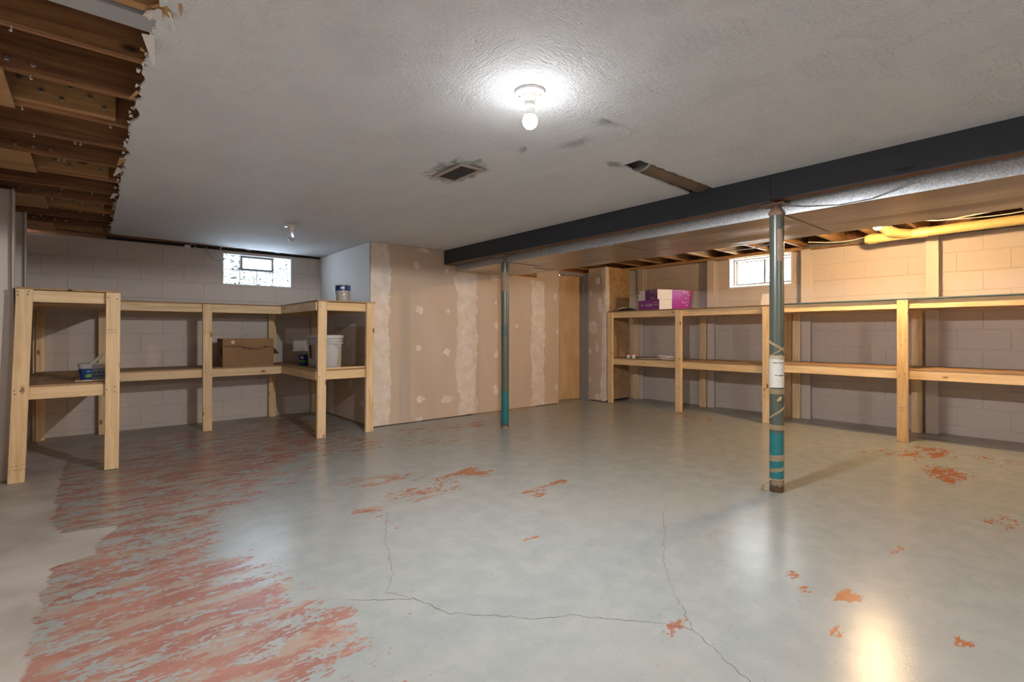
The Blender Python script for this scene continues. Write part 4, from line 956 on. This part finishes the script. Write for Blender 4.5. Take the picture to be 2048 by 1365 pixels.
obj('tub_body', ringmesh([tub_ring(zb_, .095, .092, .03), tub_ring(zb_ + .118, .112, .108, .035), tub_ring(zb_ + .123, .117, .113, .036), tub_ring(zb_ + .128, .115, .111, .036), tub_ring(zb_ + .126, .108, .104, .033), tub_ring(zb_ + .02, .092, .09, .03)]), GREYP, tb)
obj('compound_fill', MB().poly(tub_ring(zb_ + .085, .102, .098, .03)), WHITE, tb)
def lab_ring(z, e, hw0=.095, hd0=.092): f = (z - zb_) / .118; return tub_ring(z, hw0 + .017 * f + e, hd0 + .016 * f + e, .03 + .005 * f)
obj('label_wrap', ringmesh([lab_ring(zb_ + .004, .0008), lab_ring(zb_ + .092, .0008)], False), BLUEL, tb)
def labpatch(x0, x1, za, zb2, mat, e=.0016, skew=0):
    f0, f1 = (za - zb_) / .118, (zb2 - zb_) / .118; y0 = 5.32 - (.092 + .016 * f0) - e; y1 = 5.32 - (.092 + .016 * f1) - e
    obj('label_print', MB().add([(x0, y0, za), (x1, y0, za), (x1, y1, zb2 + skew), (x0, y1, zb2)], [(0, 1, 2, 3), (3, 2, 1, 0)]), mat, tb)
labpatch(.012, .107, zb_ + .004, zb_ + .091, LBLUE, .0012); labpatch(-.026, .012, zb_ + .022, zb_ + .040, GREENL, .0022, .014)
labpatch(-.018, .006, zb_ + .062, zb_ + .078, LBLUE, .0022)
rr = random.Random(2)
for i in range(5): labpatch(.020 + i * .016, .030 + i * .016, zb_ + .026, zb_ + .036, BLUEL, .0022)
for i in range(3): labpatch(.018 + i * .03, .038 + i * .03, zb_ + .052 + .004 * (i % 2), zb_ + .060 + .004 * (i % 2), PURPD if i % 2 else BLUEL, .0022)
labpatch(.04, .104, zb_ + .074, zb_ + .086, GREYP, .0022); labpatch(.02, .104, zb_ + .009, zb_ + .014, GREYP, .0022); labpatch(.095, .104, zb_ + .018, zb_ + .042, PURPD, .0022)
ps = thing('stir_stick', (.06, 5.22, .79), 'white paint stir stick leaning out of the open compound tub', 'stick')
a = Vector((-.005, 5.262, zb_ + .100)); b = Vector((.088, 5.235, zb_ + .216)); d_ = (b - a).normalized(); s_ = Vector((0, 0, 1)).cross(d_).normalized() * .002; u_ = d_.cross(s_).normalized() * .011
ends = [a, a + (b - a) * .9, b]; wv = [1, 1, .55]; vs = []
for e_, w_ in zip(ends, wv): vs += [tuple(e_ + u_ * w_ + s_), tuple(e_ - u_ * w_ + s_), tuple(e_ - u_ * w_ - s_), tuple(e_ + u_ * w_ - s_)]
obj('blade', MB().add(vs, [(0, 1, 2, 3), (8, 11, 10, 9)] + [(i * 4 + k, i * 4 + (k + 1) % 4, i * 4 + 4 + (k + 1) % 4, i * 4 + 4 + k) for i in range(2) for k in range(4)]), WHITE, ps)
tag(obj('scrap_board', bx(-.09, .115, 5.19, 5.45, ZS + .0003, ZS + .006, .001), PINE[0]), 'thin pine scrap board lying under the joint compound tub', 'board')
cb = thing('cardboard_box', (1.395, 6.51, ZS), 'brown cardboard box with ragged dark tear line and white sticker', 'box')
x0, x1, y0, y1, zz = 1.135, 1.668, 6.345, 6.66, ZS + .32
mb = MB().box(x0, x1, y0, y0 + .004, ZS + .001, zz).box(x0, x1, y1 - .004, y1, ZS + .001, zz).box(x0, x0 + .004, y0 + .004, y1 - .004, ZS + .001, zz).box(x1 - .004, x1, y0 + .004, y1 - .004, ZS + .001, zz).box(x0, x1, y0, y1, ZS + .0005, ZS + .001)
obj('box_walls', mb, CARD, cb); obj('box_interior', bx(x0 + .004, x1 - .004, y0 + .004, y1 - .004, ZS + .2, ZS + .25), CARDD, cb)
rr = random.Random(8); top = []; bot = []; hh = 0
for i in range(70):
    x = x0 + .008 + (x1 - x0 - .012) * i / 69; hh = hh * .8 + rr.uniform(-1, 1) * .005; c_ = zz - .088 - .02 * i / 69 + .012 * math.sin(i * .11) + hh
    tk = .003 + (.018 * rr.random() ** 2 if 24 < i < 62 else .004 * rr.random()); top.append((x, y0 - .0008, c_ + .0025)); bot.append((x, y0 - .0008, c_ - tk))
obj('tear_line', MB().add([p for ab in zip(top, bot) for p in ab], [(2 * i, 2 * i + 1, 2 * i + 3, 2 * i + 2) for i in range(69)]), TEAR, cb)
sx, sz = 1.238, zz - .04
obj('sticker', MB().add([(sx - .021, y0 - .001, sz), (sx, y0 - .001, sz - .021), (sx + .021, y0 - .001, sz), (sx, y0 - .001, sz + .021)], [(0, 1, 2, 3)]), WHITE, cb); obj('sticker_mark', MB().box(sx - .006, sx + .008, y0 - .0018, y0 - .0011, sz - .005, sz + .006), INK, cb)
obj('box_flap', MB().add([(x1, y0 + .02, zz - .10), (x1, y0 + .02, zz - .185), (x1 + .055, y0 - .02, zz - .178), (x1 + .003, y0 + .022, zz - .10), (x1 + .003, y0 + .022, zz - .185), (x1 + .058, y0 - .018, zz - .178)], [(0, 1, 2), (3, 5, 4), (0, 3, 4, 1), (1, 4, 5, 2), (2, 5, 3, 0)]), CARDD, cb)
obj('box_flap', MB().add([(x0, y0 + .05, zz - .09), (x0, y0 + .05, zz - .2), (x0 - .018, y0 - .0, zz - .19), (x0 - .018, y0, zz - .11)], [(0, 1, 2, 3), (3, 2, 1, 0)]), CARDD, cb)
tag(obj('wire_hoop', MB().tube([(1.40 + .105 * math.cos(math.pi * k / 16), 6.45, zz - .068 + .105 * math.sin(math.pi * k / 16)) for k in range(17)], .003, 6), WIRE), 'thin grey wire hoop standing inside the cardboard box', 'wire')
def pail(cx, cy, lab, drip, shade):
    z = ZS + .0072; t = thing('plastic_pail', (cx, cy, z), lab, 'pail')
    P = [(.126, 0), (.129, .004), (.136, .24), (.137, .258), (.152, .260), (.153, .272), (.139, .276), (.139, .290), (.152, .293), (.152, .303), (.139, .307), (.140, .318), (.1495, .320)]
    obj('pail_body', MB().lathe(P, (cx, cy, z), 40), PAIL, t)
    obj('pail_lid', MB().lathe([(.150, .3205), (.154, .323), (.154, .348), (.150, .354), (.143, .355), (.138, .347), (.001, .347)], (cx, cy, z), 40), PAIL, t)
    for k in range(2):
        a = math.radians(-100 + 180 * k); obj('handle_ear', MB().lathe([(.012, -.006), (.012, .006)], (cx + .149 * math.cos(a), cy + .149 * math.sin(a), z + .280), 10, axis='y'), PAIL, t)
    obj('pail_handle', MB().tube(smooth_path([(cx + .153 * math.cos(math.radians(a)), cy + .153 * math.sin(math.radians(a)), z + .28 - .10 * math.sin(math.radians((a + 100)))) for a in range(-100, 81, 20)]), .002, 6), TIN, t)
    return t, z
pa, z = pail(1.962, 5.372, 'grey plastic pail with yellow drips standing behind the front shelf post', True, 1)
def curved_patch(par, cx, cy, r_, a0, a1, z0, z1, mat, name, taper=.0, jag=0, seed=0):
    rr = random.Random(seed); n = 12; vs = []
    for i in range(n + 1):
        a = math.radians(a0 + (a1 - a0) * i / n); j = rr.uniform(-jag, jag); vs += [(cx + r_ * math.cos(a), cy + r_ * math.sin(a), z0 + j), (cx + (r_ + taper) * math.cos(a), cy + (r_ + taper) * math.sin(a), z1 + rr.uniform(-jag, jag))]
    mb = MB().add(vs, [(2 * i, 2 * i + 2, 2 * i + 3, 2 * i + 1) for i in range(n)]); mb.sm = True; return obj(name, mb, mat, par)
YDR = plain('yellow_paint_drip', (.60, .45, .18), .5, 0, .2, 60)
for i, (a, zz0, zz1) in enumerate([(-62, .03, .06), (-64, .06, .12), (-58, .07, .10), (-55, .11, .15), (-57, .15, .22), (-66, .09, .105), (-60, .02, .05)]): curved_patch(pa, 1.962, 5.372, .1325 + .04 * zz0 + .0035, a, a + 6, z + zz0, z + zz1, YDR, 'paint_drip', .002, .006, i)
pb, z = pail(2.02, 5.775, 'grey plastic pail with torn tan paper label beside the blue pot', False, .7)
curved_patch(pb, 2.02, 5.775, .1345, -152, -112, z + .085, z + .235, LABTAN, 'paper_label', .007, .004, 3); curved_patch(pb, 2.02, 5.775, .1345, -168, -153, z + .09, z + .24, CARDD, 'label_stain', .007, .006, 4); curved_patch(pb, 2.02, 5.775, .1357, -122, -116, z + .12, z + .225, TEAR, 'label_tear', .005, .006, 5)
for i in range(3): curved_patch(pb, 2.02, 5.775, .1555, -118 + 3 * i, -110 + 2 * i, z + .30 - i * .035, z + .35 - i * .04, WHITE, 'paint_drip', 0, .005, 20 + i)
pt = thing('blue_pot', (1.893, 5.985, ZS + .0072), 'small blue pot with green swoosh label on the lower shelf', 'pot'); z = ZS + .0072; c_ = (1.893, 5.985, z)
obj('pot_body', MB().lathe([(.047, 0), (.0545, .118), (.057, .119), (.057, .127), (.052, .127), (.046, .02)], c_, 28), BLUEL, pt)
curved_patch(pt, c_[0], c_[1], .0515, -175, -65, z + .042, z + .060, GREENL, 'label_print', .002, .002, 2); curved_patch(pt, c_[0], c_[1], .0545, -135, -105, z + .085, z + .103, OFFW, 'label_print', .001, .002, 3)
obj('pot_handle', MB().tube(smooth_path([(c_[0] - .02, c_[1], z + .12), (c_[0] - .022, c_[1], z + .17), (c_[0] - .005, c_[1], z + .20), (c_[0] + .005, c_[1], z + .18)]), .0022, 6), WIRE, pt)
tag(obj('scrap_plank', bx(1.86, 2.29, 5.165, 5.20, ZS + .0072, ZS + .0242, .002, rot=.03), PINE[0]), 'loose strip of pine lying on the lower shelf in front of the pails', 'board')
cx, cy, z = 2.138, 5.42, 1.4102
pc = thing('paint_can', (cx, cy, z), 'one gallon paint can with blue banded label on the top shelf', 'paint can')
obj('can_body', MB().lathe([(.081, 0), (.0825, .003), (.0815, .006), (.0815, .184), (.0835, .187), (.0825, .191), (.074, .191), (.072, .185), (.001, .185)], (cx, cy, z), 40), TIN, pc)
curved_patch(pc, cx, cy, .0821, -180, 0, z + .01, z + .128, CANL, 'can_label'); curved_patch(pc, cx, cy, .0823, -180, 0, z + .126, z + .182, BLUEL, 'label_print', 0, .003, 2); curved_patch(pc, cx, cy, .0826, -75, -35, z + .135, z + .18, TEALL, 'label_print', 0, .002, 3)
curved_patch(pc, cx, cy, .0829, -128, -97, z + .148, z + .165, WHITE, 'label_print', 0, .003, 4)
for i in range(6):
    for j in range(3):
        a0_ = -165 + 42 * j + 7 * (i % 2); curved_patch(pc, cx, cy, .0825, a0_, a0_ + 26 - 5 * ((i + j) % 3), z + .022 + i * .017, z + .026 + i * .017, INK, 'label_print', 0, .0008, 30 + i * 3 + j)
for s_ in (-1, 1):
    a = math.radians(-130 + 90 + 90 * s_); obj('can_ear', MB().lathe([(.009, -.005), (.009, .005)], (cx + s_ * .084 * .763, cy - s_ * .084 * .647, z + .145), 10, axis='x'), TIN, pc)
obj('can_handle', MB().tube(smooth_path([(cx + .088 * math.cos(math.radians(a)), cy + .088 * math.sin(math.radians(a)), z + .145 - .07 * math.sin(math.radians(a + 220))) for a in range(-220, -39, 20)]), .0018, 6), TIN, pc)

# ------------------------------------------------------------------ goods on the right shelving
def text_mesh(s_, size):
    cu = bpy.data.curves.new('t', 'FONT'); cu.body = s_; cu.size = size; cu.fill_mode = 'FRONT'; o = bpy.data.objects.new('t', cu); C.objects.link(o)
    dg = bpy.context.evaluated_depsgraph_get(); me = bpy.data.meshes.new_from_object(o.evaluated_get(dg)); V = [tuple(v.co) for v in me.vertices]; Fc = [tuple(p.vertices) for p in me.polygons]
    bpy.data.objects.remove(o); bpy.data.curves.remove(cu); bpy.data.meshes.remove(me); return V, Fc
def carton(c, ang, L1, L2, z0, H, lab, top):
    """corner c; left face along e1 (+y-ish), right face along e2 (+x-ish)"""
    e1 = Vector((math.sin(ang), math.cos(ang), 0)); e2 = Vector((math.cos(ang), -math.sin(ang), 0)); c = Vector((c[0], c[1], z0)); up = Vector((0, 0, 1))
    t = thing('flooring_carton', tuple(c + e1 * L1 / 2 + e2 * L2 / 2), lab, 'box')
    P = [c, c + e2 * L2, c + e2 * L2 + e1 * L1, c + e1 * L1]; vs = [tuple(p) for p in P] + [tuple(p + up * H) for p in P]
    obj('carton_body', MB().add(vs, [(0, 3, 2, 1), (4, 5, 6, 7), (0, 1, 5, 4), (1, 2, 6, 5), (2, 3, 7, 6), (3, 0, 4, 7)]), PURP, t)
    nL, nR = -e2, -e1
    def face(side, u0, u1, v0, v1, mat, e=.0008, name='carton_print'):
        o, d_, n_, L = (c, e1, nL, L1) if side == 'L' else (c, e2, nR, L2)
        obj(name, MB().add([tuple(o + d_ * (u * L) + up * (v * H) + n_ * e) for u, v in ((u0, v0), (u1, v0), (u1, v1), (u0, v1))], [(0, 1, 2, 3)]), mat, t)
    def txt(side, s_, u, v, size, mat):
        V, Fc = text_mesh(s_, size); o, d_, n_, L = (c, -e1, nL, L1) if side == 'L' else (c, e2, nR, L2); st = (c + e1 * L1 * u if side == 'L' else c + e2 * L2 * u) + up * (v * H) + n_ * .0016
        obj('carton_lettering', MB().add([tuple(st + d_ * p[0] + up * p[1]) for p in V], Fc), mat, t)
    return t, face, txt
zt = 1.4068
bt, face, txt = carton((6.152, 4.03), math.radians(15), .445, .58, zt, .147, 'lower purple carton, white panel on its corner, resting on the shelf', False)
face('R', 0, .40, .02, .98, OFFW); face('R', .40, 1, 0, 1, MAGE); face('L', .0, 1, 0, 1, PURP); txt('R', '19-22 %', .70, .66, .045, PINKT); txt('R', '220', .84, .40, .035, PINKT)
face('L', .35, .66, .36, .62, PINKT); txt('L', 'E-22 PA', .645, .41, .032, PURPD); face('L', .06, .28, .68, .74, TAN2, .0016); face('L', .04, .26, .46, .54, TAN2, .0016); face('L', .76, .88, .44, .54, PINKT, .0016); face('L', .93, .99, .42, .54, RED, .0016)
tt, face, txt = carton((6.160, 4.065), math.radians(17), .425, .63, zt + .1475, .145, 'upper purple carton with glaring white corner, stacked on another carton', True)
face('R', 0, .42, .01, .99, OFFW); face('R', .42, 1, 0, 1, MAGE); face('L', .0, .64, 0, 1, PURPD); face('L', .64, 1, .0, 1, OFFW); txt('R', '19-22 %', .72, .68, .045, PINKT); txt('R', '220', .86, .42, .035, PINKT); txt('R', 'PA 22', .78, .10, .035, PINKT)
txt('L', '19-22 %', .40, .70, .05, PINKT); txt('L', '22', .13, .44, .03, PINKT); txt('L', 'PA 22', .36, .10, .035, PINKT); face('L', .92, .97, .72, .86, INK, .0016)
bp = thing('tool_belt', (6.30, 4.68, zt), 'folded black tool belt with a pale handle loop on the top shelf', 'tool belt')
rr = random.Random(4)
def lump(cx, cy, rx, ry, h_, seed, mat, name, par, z=zt):
    q = random.Random(seed); mb = MB(); mb.lathe([(1, 0), (1.03, .3), (.85, .8), (.4, 1), (.001, 1.02)], (0, 0, 0), 18)
    mb.v = [(cx + a * rx * (1 + q.uniform(-.12, .12)), cy + b * ry * (1 + q.uniform(-.12, .12)), z + .0005 + c_ * h_ * (1 + (q.uniform(-.2, .2) if c_ > 0 else 0))) for a, b, c_ in mb.v]; return obj(name, mb, mat, par)
lump(6.24, 4.60, .07, .10, .035, 1, BLACK, 'pouch', bp); lump(6.27, 4.74, .08, .09, .028, 2, BLACK, 'pouch', bp); obj('belt_strap', MB().tube(smooth_path([(6.17, 4.87, zt + .006), (6.2, 4.78, zt + .012), (6.21, 4.65, zt + .03), (6.26, 4.52, zt + .02)]), .008, 6), BLACK, bp)
obj('handle_loop', MB().tube(smooth_path([(6.18, 4.80, zt + .02), (6.19, 4.74, zt + .045), (6.2, 4.68, zt + .052), (6.2, 4.62, zt + .042)]), .007, 6), TANL, bp)
wc = thing('white_card', (6.42, 2.70, zt), 'white folded card standing on the top shelf behind the taped column', 'card')
obj('card_sheet', MB().add([(6.40, 2.745, zt), (6.42, 2.53, zt), (6.47, 2.53, zt + .155), (6.45, 2.738, zt + .158), (6.403, 2.745, zt), (6.423, 2.53, zt), (6.473, 2.53, zt + .155), (6.453, 2.738, zt + .158)], [(0, 1, 2, 3), (4, 7, 6, 5), (0, 4, 5, 1), (1, 5, 6, 2), (2, 6, 7, 3), (3, 7, 4, 0)]), OFFW, wc)
tag(obj('plastic_clip', MB().box(6.20, 6.215, 3.05, 3.13, zt + .0005, zt + .010, .002), WHITE), 'small white plastic clip lying alone on the top shelf', 'clip')
for i, (x, y, lab) in enumerate(((6.23, 4.615, 'small white jar with flat red cap, nearer the drywall stub'), (6.21, 4.51, 'small cream jar with serrated red cap, nearer the white cord'))):
    z = .6937; t = thing('small_jar', (x, y, z), lab, 'jar')
    obj('jar_body', MB().lathe([(.026, 0), (.028, .004), (.028, .048 + .006 * i), (.025, .052 + .006 * i)], (x, y, z), 24), OFFW if i else WHITE, t); obj('jar_cap', MB().lathe([(.026, .052 + .006 * i), (.027, .054 + .006 * i), (.026, .066 + .006 * i), (.001, .067 + .006 * i)], (x, y, z), 14), RED, t)
zc = .6937
wcord = thing('cord_bundle', (6.28, 4.1, zc), 'untidy bundle of white plastic cord on the middle shelf', 'cord')
for k in range(5):
    q = random.Random(40 + k); cx, cy = 6.35 + q.uniform(-.02, .02), 4.06 + q.uniform(-.02, .02); rx, ry = .07 + q.uniform(-.015, .015), .11 + q.uniform(-.02, .02)
    obj('cord_loop', MB().tube([(cx + rx * math.cos(2 * math.pi * i / 28), cy + ry * math.sin(2 * math.pi * i / 28), zc + .0125 + k * .009 + .006 * math.sin(i * .7 + k)) for i in range(29)], .005, 6), OFFW, wcord)
obj('cord_tail', MB().tube(smooth_path([(6.2, 4.40, zc + .006), (6.18, 4.28, zc + .006), (6.2, 4.15, zc + .012), (6.22, 4.02, zc + .02), (6.22, 3.90, zc + .04), (6.23, 3.80, zc + .065)]), .004, 6), OFFW, wcord)
obj('cord_tail', MB().tube(smooth_path([(6.2, 4.02, zc + .007), (6.22, 3.92, zc + .0075), (6.23, 3.82, zc + .007)]), .006, 6), OFFW, wcord)
